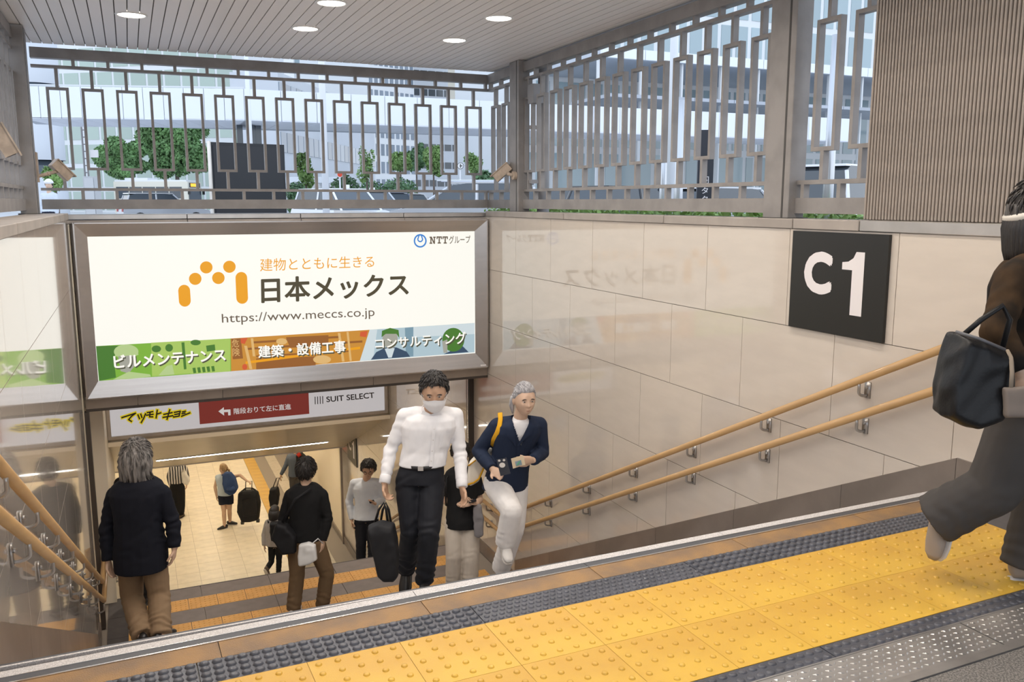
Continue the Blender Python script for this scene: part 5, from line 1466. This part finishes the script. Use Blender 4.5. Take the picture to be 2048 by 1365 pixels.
w2 = soft('shoulder_bag', [(363, 946), (369, 940), (376, 952), (380, 962), (376, 971), (367, 969)], 20.5, .09, cloth('white_canvas', (.66, .63, .58)), 'white cloth bag on the shoulder of the person in the striped top', 'bag', vox=.014)
pxtube('strap', [(364, 947), (368, 937, -.05), (373, 953)], 20.5, .014, cloth('white_canvas', (.66, .63, .58)), w2)
k2 = soft('backpack', [(592, 909), (603, 905), (611, 913), (614, 930), (608, 943), (595, 943)], 20.86, .20, bag_n, 'black and red backpack on the man in the charcoal shirt', 'backpack', vox=.016)
rd_ = cloth('red_nylon', (.45, .035, .02))
pxtube('red_panel', [(596, 908, -.08), (600, 913, -.1)], 20.84, .05, rd_, k2)
pxtube('red_panel', [(607, 925, -.10), (611, 932, -.1), (608, 939, -.09)], 20.84, .03, rd_, k2)
k3 = soft('suitcase', [(541, 976), (556, 974), (559, 990), (556, 1012), (541, 1014), (538, 994)], 20.9, .22, bag_n, 'small dark trolley case beside the man in the charcoal shirt', 'suitcase', vox=.018)
pxtube('pull_handle', [(545, 978), (553, 957), (559, 956), (553, 976)], 20.9, .012, steel_d, k3)
g2_ = soft('backpack', [(540, 1044), (562, 1043), (565, 1062), (562, 1082), (543, 1083), (540, 1064)], 17.2, .14, bag_n, 'small black backpack on the woman in the grey sweater', 'backpack', vox=.014)
for x_ in (537, 565): pxtube('strap', [(x_, 1046, .02), (x_ - 1, 1042, .16), (x_ - 1, 1058, .3)], 17.2, .016, bag_n, g2_)
# ---------------------------------------------------------------- the street outside
G0 = .30
out_p = empty('road_ground', (0, 30, G0), kind='structure')
box('asphalt', -80, 140, 10.14, 190, G0 - .3, G0, asphalt, out_p)
box('asphalt', 4.3, 140, -30, 10.14, G0 - .3, G0, asphalt, out_p)
box('asphalt', -80, -1.1, -30, 10.14, G0 - .3, G0, asphalt, out_p)
box('asphalt', -30, 60, -30, -2.0, -.3, -.01, asphalt, out_p)
deck_w = M('deck_white', (0.80, 0.83, 0.87), .5, rnd=.015); deck_g = M('deck_soffit', (0.82, 0.85, 0.90), .6, rnd=.04)
glass_b = M('glass_green', (0.36, 0.45, 0.40), .12, rnd=.10, spec=.8); glass_c = M('glass_blue', (0.15, 0.20, 0.26), .12, rnd=.14, spec=.8); glass_l = M('glass_pale', (0.33, 0.42, 0.45), .10, rnd=.10, spec=.8)
bld_w = M('building_white', (0.58, 0.61, 0.65), .7, var=.03, scale=.3); bld_g = M('building_grey', (0.52, 0.55, 0.60), .7); bld_c = M('building_cream', (0.78, 0.72, 0.60), .6); metal_w = M('mullion_white', (0.70, 0.72, 0.73), .5)
dark_gl = M('window_dark', (0.06, 0.075, 0.09), .12, spec=.7)
def solve_d(px, py, z):
    r = ray(px, py); return (z - CAM.z) / r.z * F
def oriented(name, A, Bp, depth, z0, z1, mat, parent=None):
    """a block whose front runs from A to Bp on plan, going back away from the viewer"""
    A, Bp = Vector((A[0], A[1], 0)), Vector((Bp[0], Bp[1], 0))
    t = (Bp - A).normalized(); n = Vector((-t.y, t.x, 0))
    if n.dot(A - Vector((CAM.x, CAM.y, 0))) < 0: n = -n
    c = (A + Bp) / 2 + n * depth / 2; c.z = (z0 + z1) / 2
    me = box_mesh((Bp - A).length, depth, z1 - z0, mat)
    return link_mesh(name, me, c, parent, (0, 0, math.atan2(t.y, t.x)))
zb_ = at(490, 240, 38.0).z; zt_ = at(490, 179, 38.0).z
C0 = at(490, 240, 38.0); L0 = at(40, 235.6, solve_d(40, 235.6, zb_)); R0 = on_y(1700, 262, C0.y); R0 = Vector((R0.x, C0.y, zb_))
dk = empty('pedestrian_deck', (C0.x, C0.y, zb_), 'white elevated pedestrian deck crossing behind the far fence', 'footbridge')
def deck_run(a, b, n):
    for i in range(n):
        p, q_ = a.lerp(b, i / n), a.lerp(b, (i + 1) / n)
        t = (q_ - p).normalized() * .012
        oriented('fascia_panel', p + t, q_ - t, .25, zb_, zt_, deck_w, dk)
        oriented('soffit_panel', p + t, q_ - t, 4.2, zb_ - .02, zb_ + .02, deck_g, dk)
deck_run(L0, C0, 11); deck_run(C0, R0, 22)
oriented('deck_slab', L0, R0, 4.0, zb_ + .05, zt_ - .3, bld_g, dk)
oriented('handrail_bar', L0, C0, .06, zt_ + .02, zt_ + .08, metal_w, dk)
pc_ = at(497, 260, 40.5)
for dx in (-.42, .12, .42): 
    box('pier', pc_.x + dx - .12, pc_.x + dx + .14, pc_.y - .15, pc_.y + .5, G0, zb_, dark_gl, dk)
# buildings: every pane that can be told apart is a pane of its own
def building(label, A, Bp, z0, z1, cols, rows, pane_m, wall_m, depth=10, mx=.12, mz=.25, group=None, band=None, name='building', fins=None):
    A, Bp = Vector((A[0], A[1], 0)), Vector((Bp[0], Bp[1], 0))
    t = (Bp - A).normalized(); n = Vector((-t.y, t.x, 0))
    if n.dot(A - Vector((CAM.x, CAM.y, 0))) < 0: n = -n
    L_ = (Bp - A).length
    root = empty(name, (A + Bp) / 2 + Vector((0, 0, G0)), label, 'building', group)
    oriented('walls', A, Bp, depth, z0, z1, wall_m, root)
    pw_, ph_ = L_ / cols, (z1 - z0) / rows
    me = box_mesh(pw_ - mx, .06, ph_ - mz, pane_m)
    rot = (0, 0, math.atan2(t.y, t.x))
    for i in range(cols):
        for j in range(rows):
            c = A + t * (pw_ * (i + .5)) - n * .02; c.z = z0 + ph_ * (j + .5) + (band or 0)
            link_mesh('window_pane', me, c, root, rot)
    if fins:
        fm = box_mesh(fins[0], fins[1], z1 - z0, fins[2])
        for i in range(int(L_ / fins[3])):
            c = A + t * (fins[3] * (i + .5)) - n * (fins[1] / 2 + .05); c.z = (z0 + z1) / 2
            link_mesh('fin', fm, c, root, rot)
    return root
g = lambda px, D: at(px, 404, D)
building('tall green glass building with white mullions behind the left half of the deck', g(20, 102), g(480, 96), G0, 24, 14, 9, glass_b, metal_w, 12, .30, .55)
building('long low white building with strips of windows below the deck', g(566, 62), g(752, 88), G0, 10.5, 22, 3, M('glass_strip', (.20, .25, .31), .12, rnd=.3, spec=.7), bld_w, 3.5, .10, 2.0, band=.3)
building('blue grey office block with a grid of windows beyond the lamp pole', g(742, 112), g(832, 118), G0, 34, 9, 15, glass_c, metal_w, 14, .35, .8)
building('white office block with long window rows near the far corner post', g(828, 130), g(1035, 138), G0, 40, 14, 15, dark_gl, bld_w, 14, .2, 1.7)
building('glass office tower rising above the deck right of the lamp pole', g(598, 140), g(746, 150), G0, 42, 10, 12, glass_l, metal_w, 14, .4, 1.1)
building('tower with cream vertical fins beyond the far corner of the fence', g(940, 118), g(1012, 121), 14.5, 40, 3, 8, glass_c, bld_c, 6, .2, .5, fins=(.18, .25, bld_c, .55))
yF = 56.0
fa, fb = on_y(1030, 404, yF), on_y(1800, 404, yF)
building('huge pale glass station building seen through the right fence', fa, fb, G0, 44, 26, 9, glass_l, metal_w, 12, .35, .5)
a_ = on_y(1205, 96, 47.0); b_ = on_y(1800, 140, 47.0); z_a = on_y(1250, 97, 47.0).z; z_b = on_y(1250, 117, 47.0).z
d2 = empty('station_deck', (a_.x, 47, z_b), 'white upper deck along the glass station building on the right', 'footbridge')
for i in range(12):
    x0 = a_.x + (b_.x + 12 - a_.x) * i / 12; x1 = a_.x + (b_.x + 12 - a_.x) * (i + 1) / 12
    box('fascia_panel', x0 + .02, x1 - .02, 47, 47.3, z_b, z_a, deck_w, d2)
    box('canopy_panel', x0 + .02, x1 - .02, 46.0, 51, z_b - 2.4, z_b - 2.2, M('canopy_grey', (.45, .48, .53), .5, rnd=.1), d2)
    box('deck_post', x0 - .06, x0 + .06, 47.4, 47.6, G0, z_b, metal_w, d2)
box('deck_slab', a_.x, b_.x + 12, 47.3, 55.9, z_b + .05, z_a - .1, bld_g, d2)
# rounded white tower at the far left
tw = empty('building', tuple(at(92, 404, 62)[:2]) + (G0,), 'rounded white building at the far left behind the fence', 'building')
cx_, cy_ = at(92, 404, 62)[:2]
def ringwall(name, r, z0, z1, mat):
    mb = MB(); n = 28; v = [(cx_ + r * math.cos(2 * math.pi * k / n), cy_ + r * math.sin(2 * math.pi * k / n), z) for z in (z0, z1) for k in range(n)]
    f = [(k, (k + 1) % n, n + (k + 1) % n, n + k) for k in range(n)] + [tuple(range(n, 2 * n))]
    mb.add(v, f); return mb.obj(name, mat, tw, None, True)
for (z0, z1, r, m_) in ((G0, 3.2, 1.5, bld_w), (3.2, 4.4, 1.3, dark_gl), (4.4, 8.6, 1.5, bld_w), (8.6, 9.6, 1.32, glass_c), (9.6, 13, 1.5, bld_w)): ringwall('storey', r, z0, z1, m_)
# trees
leaf1 = M('leaf_green', (0.15, 0.285, 0.10), .6, rnd=0, var=.25, scale=1.2); leaf2 = M('leaf_light', (0.20, 0.33, 0.10), .6, var=.25, scale=1.5); leaf3 = M('leaf_dark', (0.10, 0.20, 0.085), .6, var=.25, scale=1.5); bark = M('bark', (.16, .13, .11), .9, var=.2)
def crown(blobs, n, size, seed):
    r_ = np.random.default_rng(seed); V, Fc = [], []
    tot = sum(b[3] * b[4] for b in blobs)
    for (x, y, z, rx, rz) in blobs:
        k = max(12, int(n * rx * rz / tot))
        for _ in range(k):
            d = r_.normal(size=3); d /= np.linalg.norm(d)
            q = .55 + .5 * r_.random() ** .6
            c = np.array([x, y, z]) + d * np.array([rx, rx, rz]) * q
            a = r_.normal(size=3); a /= np.linalg.norm(a); b = np.cross(a, d + .3 * r_.normal(size=3)); b /= np.linalg.norm(b) + 1e-6
            s = size * (.6 + .8 * r_.random()); o = len(V)
            V += [tuple(c - a * s), tuple(c + b * s * .55), tuple(c + a * s), tuple(c - b * s * .55)]
            Fc.append((o, o + 1, o + 2, o + 3))
    return V, Fc
def tree(label, px, py, rx, ry, D, mat, n=2200, size=.28, seed=1, thin=False, group=None):
    c = at(px, py, D); k = D / F; rx, ry = rx * k, ry * k
    root = empty('tree', (c.x, c.y, G0), label, 'tree', group)
    r_ = np.random.default_rng(seed)
    blobs = [(c.x, c.y, c.z, rx * .62, ry * .68)]
    for i in range(9):
        a = 2 * math.pi * i / 9 + r_.random(); e = r_.uniform(-.55, .65)
        blobs.append((c.x + rx * .58 * math.cos(a), c.y + rx * .5 * math.sin(a), c.z + ry * e, rx * r_.uniform(.28, .42), ry * r_.uniform(.26, .40)))
    V, Fc = crown(blobs, n, size, seed)
    tag(mesh_obj('foliage', V, Fc, mat, root), kind='stuff')
    mb = MB(); tr = .05 * rx + .06
    mb.tube([(c.x, c.y, G0), (c.x + .05, c.y, (G0 + c.z) / 2), (c.x, c.y, c.z + ry * .4)], [tr, tr * .8, tr * .3], 8)
    for b in blobs[1:7]: mb.tube([(c.x, c.y, c.z - ry * .5), (b[0], b[1], b[2])], [tr * .5, tr * .15], 6)
    mb.obj('trunk', bark, root, None, True)
tree('dense green tree left of the bus, behind the white board', 240, 322, 56, 50, 78, leaf1, 13000, .17, 2)
tree('largest dense tree directly behind the bus, its top hidden by the deck', 350, 296, 76, 80, 82, leaf1, 20000, .18, 3)
tree('small bushy tree at the far left behind the police officer', 108, 362, 22, 30, 30, leaf2, 1600, .08, 4)
tree('slim young tree right of the black board', 610, 345, 18, 40, 44, leaf2, 900, .11, 5)
tree('slim sparse young tree right of the white lamp pole', 732, 335, 20, 42, 50, leaf2, 600, .10, 6)
tree('bright green round tree in front of the blue grey office block', 800, 325, 26, 24, 60, leaf2, 3200, .13, 7)
tree('dark green tree between the bright one and the yellow-green one', 832, 320, 20, 34, 66, leaf3, 2600, .14, 8)
tree('yellow-green tree left of the round arrow sign', 866, 325, 22, 36, 58, leaf2, 2200, .13, 9)
tree('small sparse tree right of the round arrow sign', 948, 330, 22, 26, 52, leaf2, 900, .11, 10)
for i, (px, py, rx, ry, D, lb) in enumerate(((690, 372, 28, 20, 46, 'dark round bush right of the bus shelter'), (745, 378, 26, 16, 56, 'clipped bush left of the taxi roofs'), (800, 374, 34, 18, 54, 'wide clipped bush above the parked taxis'), (968, 356, 22, 14, 36, 'round green bush behind the near van'), (596, 378, 24, 14, 50, 'low bush beside the black board'))):
    c = at(px, py, D); k = D / F
    o = empty('bush', (c.x, c.y, G0), lb, 'bush')
    V, Fc = crown([(c.x, c.y, c.z - .2, rx * k, ry * k + .2), (c.x, c.y, (c.z + G0) / 2, rx * k * .9, (c.z - G0) / 2)], 2600, .09, 20 + i)
    tag(mesh_obj('foliage', V, Fc, leaf3, o), kind='stuff')
# hedge outside the right wall
hg = empty('hedge', (6.65, 10, G0), 'clipped green hedge just outside the right wall', 'hedge')
V, Fc = [], []
rr = np.random.default_rng(5)
for i in range(6500):
    x, y, z = 6.3 + .7 * rr.random(), 4.3 + 11.5 * rr.random(), G0 + .98 * rr.random() ** .5 + .05 * rr.normal()
    if rr.random() < .6: z = G0 + 1.0 + .06 * rr.normal()
    else: x = 6.3 + .08 * rr.normal()
    a = rr.normal(size=3); a /= np.linalg.norm(a); b = np.cross(a, rr.normal(size=3)); b /= np.linalg.norm(b); s = .035 + .03 * rr.random(); o = len(V); c = np.array([x, y, z])
    V += [tuple(c - a * s), tuple(c + b * s * .6), tuple(c + a * s), tuple(c - b * s * .6)]; Fc.append((o, o + 1, o + 2, o + 3))
tag(mesh_obj('foliage', V, Fc, M('leaf_hedge', (.17, .27, .06), .6, var=.3, scale=3), hg), kind='stuff')
# black board seen from behind
c_ = at(495, 340, 16.0)
bo_ = empty('notice_board', (c_.x, c_.y, G0), 'tall dark board with silver edge standing just beyond the far fence', 'board')
a_, b_ = at(421, 284, 15.8), at(568, 286, 16.6); zt = a_.z
oriented('panel', a_, b_, .14, .6, zt, M('board_dark', (.007, .009, .014), .35), bo_)
oriented('frame', a_ + (a_ - b_).normalized() * .02, a_, .16, .6, zt + .02, copmet, bo_)
oriented('inner_frame', a_ + (b_ - a_) * .03 - HF * .015, b_ - (b_ - a_) * .03 - HF * .015, .02, .7, zt - .06, M('board_face', (.009, .011, .017), .3), bo_)
oriented('base', a_ + (b_ - a_) * .2, b_ - (b_ - a_) * .2, .3, G0, .62, steel_d, bo_)
# poles
def pole(name, label, px, D, r, ztop, mat, cat='pole', extra=None):
    c = at(px, 404, D); o = empty(name, (c.x, c.y, G0), label, cat)
    mb = MB(); mb.tube([(c.x, c.y, G0), (c.x, c.y, ztop)], [r, r * .8], 14); mb.obj('shaft', mat, o, None, True)
    mb = MB(); mb.tube([(c.x, c.y, G0), (c.x, c.y, G0 + .12)], r * 1.7, 14); mb.obj('base_flange', mat, o)
    return o, c
pole_w = M('pole_white', (.74, .76, .79), .4); pole_s = M('pole_silver', (.62, .64, .67), .3, .6); pole_g = M('pole_grey', (.26, .25, .25), .5)
pole('lamp_post', 'tall white lamp post beyond the far fence, right of the black board', 652, 21, .085, 7.5, pole_w, 'pole')
pole('lamp_post', 'thin pale pole rising behind the black board', 506, 34, .10, 8.0, pole_w)
o, c = pole('service_pole', 'thick grey pole just outside the right fence near the corner post', 1086, 9.6, .075, 3.4, pole_g)
for z in (1.72, 2.3): box('clamp', c.x - .16, c.x - .06, c.y - .02, c.y + .02, z - .02, z + .02, pole_g, o)
box('junction_box', c.x - .16, c.x - .04, c.y - .08, c.y + .06, 2.55, 2.75, pole_g, o)
pole('lamp_post', 'tall slim white pole seen through the upper right fence', 1340, 15, .075, 7.5, pole_w)
pole('bollard_post', 'silver post behind the hedge, left of the taxi sign', 1325, 13.5, .06, 3.0, pole_s)
pole('bollard_post', 'second silver post nearer the taxi sign', 1356, 13.2, .075, 3.0, pole_s)
pole('bollard_post', 'silver post right of the second fence post', 1655, 9.2, .06, 3.2, pole_s)
# taxi stand pillar
c = at(1408, 404, 12.4)
tp = empty('taxi_stand_sign', (c.x, c.y, G0), 'dark upright taxi stand pillar with white lettering outside the right fence', 'sign')
rz = math.atan2(-HF.x, HF.y)
me = box_mesh(.22, .10, 2.2, M('pillar_dark', (.03, .032, .042), .35)); link_mesh('pillar', me, (c.x, c.y, G0 + 1.1), tp, (0, 0, -YAW - .1))
tdir = Vector((math.cos(-YAW - .1), math.sin(-YAW - .1), 0)); nrm = Vector((tdir.y, -tdir.x, 0))
fc_ = Vector((c.x, c.y, 0)) + nrm * .052
for i, chx in enumerate('タクシーのりば'):
    z = 1.66 - .12 * i - (.0 if i < 3 else .0)
    p = fc_ + Vector((0, 0, z)); h = .045
    if chx == 'ー':
        q_ = [p - tdir * .008 - UPV * h, p + tdir * .008 - UPV * h, p + tdir * .008 + UPV * h, p - tdir * .008 + UPV * h]; mesh_obj('letter', [tuple(v) for v in q_], [(0, 1, 2, 3)], sgn_w, tp); continue
    text_on('letter', chx, [p - tdir * h - UPV * h, p + tdir * h - UPV * h, p + tdir * h + UPV * h, p - tdir * h + UPV * h], sgn_w, tp, nrm * .001, .01)
p = fc_ + Vector((0, 0, 1.80))
mb = MB()
for (x0, x1, z0, z1) in ((-.05, .05, -.045, -.035), (-.05, .05, .045, .055), (-.05, -.04, -.045, .055), (.04, .05, -.045, .055), (-.03, .03, -.012, .012), (-.02, .02, .012, .03)):
    mb.add([p + tdir * x + UPV * z + nrm * .001 for (x, z) in ((x0, z0), (x1, z0), (x1, z1), (x0, z1))], [(0, 1, 2, 3)])
mb.obj('pictogram', sgn_w, tp)
# road signs
def round_sign(label, px, py, r_px, D, mats):
    c = at(px, py, D); r = r_px * D / F
    o = empty('road_sign', (c.x, c.y, G0), label, 'sign')
    mb = MB(); mb.tube([(c.x, c.y + .06, G0), (c.x, c.y + .06, c.z + r)], .04, 8); mb.obj('post', pole_w, o)
    for i, (f_, m_) in enumerate(mats):
        mb = MB(); mb.tube([c - HF * (.01 + .012 * i), c - HF * (.02 + .012 * i)], r * f_, 20); mb.obj('disc', m_, o)
    return o, c, r
round_sign('small round red road sign with white rim', 680, 349, 6, 40, ((1, M('sign_rim', (.8, .8, .8), .5)), (.84, M('sign_red', (.65, .06, .02), .5))))
o, c, r = round_sign('small round white sign with a black mark near the far corner', 921, 332, 6.5, 40, ((1, black_p), (.86, M('sign_rim', (.8, .8, .8), .5))))
mb = MB(); mb.obox(c - HF * .05, RGT * r * .12, HF * .004, UPV * r * .6); mb.obox(c - HF * .05 + RGT * r * .2, RGT * r * .4, HF * .004, UPV * r * .13); mb.obj('mark', black_p, o)
c = at(186, 306, 45)
o = empty('street_sign', (c.x, c.y, G0), 'white rectangular street sign on a ladder-like pole before the left tree', 'sign')
oriented('board', at(180, 306, 45), at(195, 306, 45), .1, at(186, 315, 45).z, at(186, 300, 45).z, white_p, o)
mb = MB()
for px in (174, 181): p = at(px, 404, 45.3); mb.tube([(p.x, p.y, G0), (p.x, p.y, 5.6)], .05, 6)
for i in range(12): p, q_ = at(174, 404, 45.3), at(181, 404, 45.3); mb.tube([(p.x, p.y, 1.2 + .36 * i), (q_.x, q_.y, 1.2 + .36 * i)], .03, 5)
mb.obj('pole', pole_g, o)
c = at(177, 376, 19)
o = empty('utility_cabinet', (c.x, c.y, G0), 'pale grey cabinet standing behind the far fence at the left', 'cabinet')
oriented('body', at(167, 376, 19), at(189, 376, 19), .3, G0, at(177, 353, 19).z, M('cabinet_grey', (.48, .49, .50), .5), o)
oriented('door', at(169, 376, 18.97), at(187, 376, 18.97), .02, 1.0, at(177, 356, 19).z, M('cabinet_door', (.52, .53, .54), .5), o)
c = at(620, 362, 52)
o = empty('bus_shelter', (c.x, c.y, G0), 'flat-roofed pale bus shelter between the black board and the lamp post', 'shelter')
oriented('roof', at(540, 362, 52), at(708, 362, 52), 3, at(620, 366, 52).z, at(620, 354, 52).z, deck_w, o)
for px in (545, 590, 645, 700):
    p = at(px, 404, 52.6); box('post', p.x - .12, p.x + .12, p.y - .12, p.y + .12, G0, at(620, 366, 52).z, pole_w, o)
# vehicles
tyre = M('tyre', (.02, .02, .02), .8); chrome = M('chrome', (.7, .7, .72), .15, 1.0); lamp_r = M('tail_lamp', (.4, .02, .02), .3); lamp_w = M('head_lamp', (.85, .86, .88), .15)
def vehicle(name, label, px, D, head, length, width, height, paint, cat='car', kind='car', group=None):
    c = at(px, 404, D); o = empty(name, (c.x, c.y, G0), label, cat, group)
    ca, sa = math.cos(head), math.sin(head); fx = Vector((ca, sa, 0)); fy = Vector((-sa, ca, 0)); b = Vector((c.x, c.y, G0))
    L2, W2 = length / 2, width / 2
    T = lambda x, y, z: b + fx * x + fy * y + UPV * z
    if kind == 'car': prof = [(-L2, .35), (L2, .35), (L2, .62), (L2 - .15, .78), (L2 - 1.05, .92), (-L2 + .1, .95), (-L2, .8)]; cab = [(L2 - 1.2, .90), (L2 - 1.9, height - .04), (L2 - 2.3, height), (-L2 + .7, height), (-L2 + .35, height - .08), (-L2 + .12, .92)]
    else: prof = [(-L2, .35), (L2, .35), (L2, .75), (L2 - .2, .98), (L2 - .8, 1.08), (-L2 + .05, 1.08), (-L2, .9)]; cab = [(L2 - .85, 1.05), (L2 - 1.7, height - .06), (L2 - 2.1, height), (-L2 + .35, height), (-L2 + .12, height - .1), (-L2 + .04, 1.05)]
    def prism2(name, pr, w0, w1, mat, smooth=False):
        zs = [p[1] for p in pr]; z0, z1 = min(zs), max(zs)
        mb = MB(); n = len(pr)
        wv = lambda z: w0 + (w1 - w0) * (z - z0) / (z1 - z0)
        v = [T(x, s * wv(z), z) for s in (-1, 1) for x, z in pr]
        mb.add(v, [tuple(range(n)), tuple(range(n, 2 * n))[::-1]] + [(i, n + i, n + (i + 1) % n, (i + 1) % n) for i in range(n)])
        return mb.obj(name, mat, o)
    prism2('body', prof, W2 * .97, W2, paint)
    cabo = prism2('cabin_glass', cab, W2 * .96, W2 * .80, dark_gl)
    top = max(p[1] for p in cab)
    mb = MB(); xs = [p[0] for p in cab if p[1] > top - .12]
    mb.prism([T(max(xs) + .02, -W2 * .80, top - .01), T(max(xs) + .02, W2 * .80, top - .01), T(min(xs) - .02, W2 * .80, top - .01), T(min(xs) - .02, -W2 * .80, top - .01)], (0, 0, .045)); mb.obj('roof', paint, o)
    for s in (-1, 1):
        for xx, zz in ((cab[0], cab[1]), (cab[-1], cab[-2])):
            mb = MB(); mb.tube([T(xx[0], s * W2 * .955, xx[1]), T(zz[0], s * W2 * .815, zz[1])], .04, 6); mb.obj('roof_pillar', paint, o)
        xm = (cab[0][0] + cab[-1][0]) / 2
        mb = MB(); mb.tube([T(xm, s * W2 * .965, cab[0][1]), T(xm, s * W2 * .81, top - .03)], .045, 6); mb.obj('roof_pillar', paint, o)
    for s in (-1, 1):
        for x in (L2 - .8, -L2 + .8):
            mb = MB(); mb.tube([T(x, s * (W2 - .2), .33), T(x, s * (W2 + .01), .33)], .33, 16); w_ = mb.obj('wheel', tyre, o); 
            mb = MB(); mb.tube([T(x, s * (W2 + .0), .33), T(x, s * (W2 + .02), .33)], .19, 12); mb.obj('rim', chrome, w_)
        mb = MB(); mb.obox(T(L2 - .03, s * W2 * .72, .68), fx * .05, fy * .16, UPV * .08); mb.obj('headlight', lamp_w, o)
        mb = MB(); mb.obox(T(-L2 + .01, s * W2 * .75, .80), fx * .04, fy * .14, UPV * .1); mb.obj('taillight', lamp_r, o)
    return o, T, top
dkp = M('paint_dark', (.03, .033, .04), .2, coat=.8); slv = M('paint_silver', (.55, .57, .60), .22, .4, coat=.6); whp = M('paint_white', (.80, .81, .83), .3, coat=.5); blp = M('paint_navy', (.04, .06, .11), .2, coat=.6)
o, T, top = vehicle('van', 'dark glossy van close behind the far fence at the corner', 925, 22.5, -.42 + math.pi, 3.9, 1.7, 1.66, slv, 'van', 'van')
mb = MB()
for s in (-1, 1): mb.tube([T(-1.4, s * .6, top + .07), T(.6, s * .6, top + .07)], .02, 6)
mb.obj('roof_rails', chrome, o)
LB = (('white taxi with a clear windscreen left of the row under the lamp post', 690, 30, -1.2, whp, 1.62), ('silver taxi second in the row behind the lamp post', 742, 36, -1.2, slv, 1.62), ('dark taxi third in the row behind the lamp post', 785, 42, -1.2, blp, 1.62), ('white car at the right end of the taxi row, beside the van', 822, 48, -1.2, whp, 1.62),
      ('silver car in front of the bus', 328, 46, .2, slv, 1.62), ('dark car parked beyond the right fence near the grey pole', 1132, 30, .35, dkp, 1.58), ('second dark car beyond the right fence', 1265, 25, .35, dkp, 1.60), ('silver car between the two dark cars beyond the right fence', 1200, 40, .35, slv, 1.56), ('white car right of the taxi stand pillar', 1460, 22, .35, whp, 1.52), ('white van right of the second fence post', 1705, 20, .4, whp, 1.95))
for lb, px, D, hd, pt, hgt in LB:
    o, T, top = vehicle('van' if hgt > 1.9 else 'car', lb, px, D, hd, 4.4, 1.7, hgt, pt, 'van' if hgt > 1.9 else 'car', 'van' if hgt > 1.9 else 'car')
    if 'taxi' in lb and 'stand' not in lb:
        mb = MB(); mb.obox(T(.1, 0, top + .10), Vector((.08, 0, 0)), Vector((0, .16, 0)), UPV * .06); mb.obj('roof_lamp', lamp_w, o)
# city bus
c = at(318, 404, 67); hd = math.radians(8)
bus = empty('bus', (c.x, c.y, G0), 'cream city bus with dark windows and an amber destination display', 'bus')
fx, fy = Vector((math.cos(hd - .62), math.sin(hd - .62), 0)), Vector((-math.sin(hd - .62), math.cos(hd - .62), 0)); b = Vector((c.x, c.y, G0))
T = lambda x, y, z: b + fx * x + fy * y + UPV * z
def bx(name, x0, x1, y0, y1, z0, z1, mat):
    mb = MB(); mb.obox(T((x0 + x1) / 2, (y0 + y1) / 2, (z0 + z1) / 2), fx * (x1 - x0) / 2, fy * (y1 - y0) / 2, UPV * (z1 - z0) / 2); return mb.obj(name, mat, bus)
creamp = M('bus_cream', (.78, .74, .62), .35, coat=.3)
bx('body', -2.9, 2.9, -1.2, 1.2, .35, 2.72, creamp); bx('roof', -2.85, 2.75, -1.1, 1.1, 2.72, 2.84, whp); bx('roof_unit', -2.2, -.4, -.8, .8, 2.84, 3.0, whp)
for i in range(5): bx('side_window', -2.7 + 1.04 * i, -1.74 + 1.04 * i, -1.225, -1.19, 1.45, 2.32, dark_gl)
bx('stripe', -2.9, 2.9, -1.215, -1.195, 1.05, 1.16, M('bus_stripe', (.12, .35, .15), .4))
bx('windscreen', 2.88, 2.925, -1.08, 1.08, 1.15, 2.2, dark_gl); bx('display_case', 2.88, 2.92, -.95, .95, 2.28, 2.62, black_p)
bx('destination_display', 2.915, 2.93, -.75, .75, 2.34, 2.58, M('led_amber', (.9, .42, .02), .4, emit=1.3, ecol=(1, .42, .03)))
for y in (-1.3, 1.3): bx('mirror', 2.95, 3.1, y - .08, y + .08, 1.75, 2.15, black_p)
for x in (-1.8, 1.9):
    for y in (-1.15, 1.15): mb = MB(); mb.tube([T(x, y - .1, .45), T(x, y + .1, .45)], .45, 16); mb.obj('wheel', tyre, bus)
# people outside: only heads and shoulders show over the parapet
def outside_person(label, px, head_py, D, top_m, cap=None, scale=1.0):
    c = at(px, head_py, D); k = F / D
    q_ = lambda dx, dz: (px + dx * k, head_py - dz * k, 0)
    J = dict(head=q_(0, 0), neck=q_(0, -.22), sha=q_(-.18, -.27), shb=q_(.18, -.27), ela=q_(-.23, -.55), elb=q_(.23, -.55), wra=q_(-.22, -.80), wrb=q_(.22, -.80), hip=q_(0, -.74), hipa=q_(-.09, -.78), hipb=q_(.09, -.78), kna=q_(-.09, -1.16), knb=q_(.09, -1.16), ana=q_(-.09, -1.55), anb=q_(.09, -1.55))
    return person(label, D, J, (.1, 1), 1.0, top_m, navy_sh, shoe_k, 'short', hair_k, None, None, .016, skin_p, eyes=False)
po = outside_person('police officer in pale blue shirt and white cap beyond the far fence', 98, 371, 24, blue_s)
d_, hf_ = head_grid(); s_ = head_surf(d_); m_ = sstep(.22, .40, d_[:, 2]); n_ = s_ / np.linalg.norm(s_, axis=1)[:, None]
mesh_obj('cap', po.toW(s_ + n_ * (m_ * .045 - (1 - m_) * .03)[:, None]), hf_, shirt_w, po.body, None, True)
outside_person('pedestrian in white beyond the taxis, left of the lamp post', 615, 391, 48, shirt_w)
outside_person('second pedestrian in white close to the lamp post', 626, 389, 47, shirt_w)
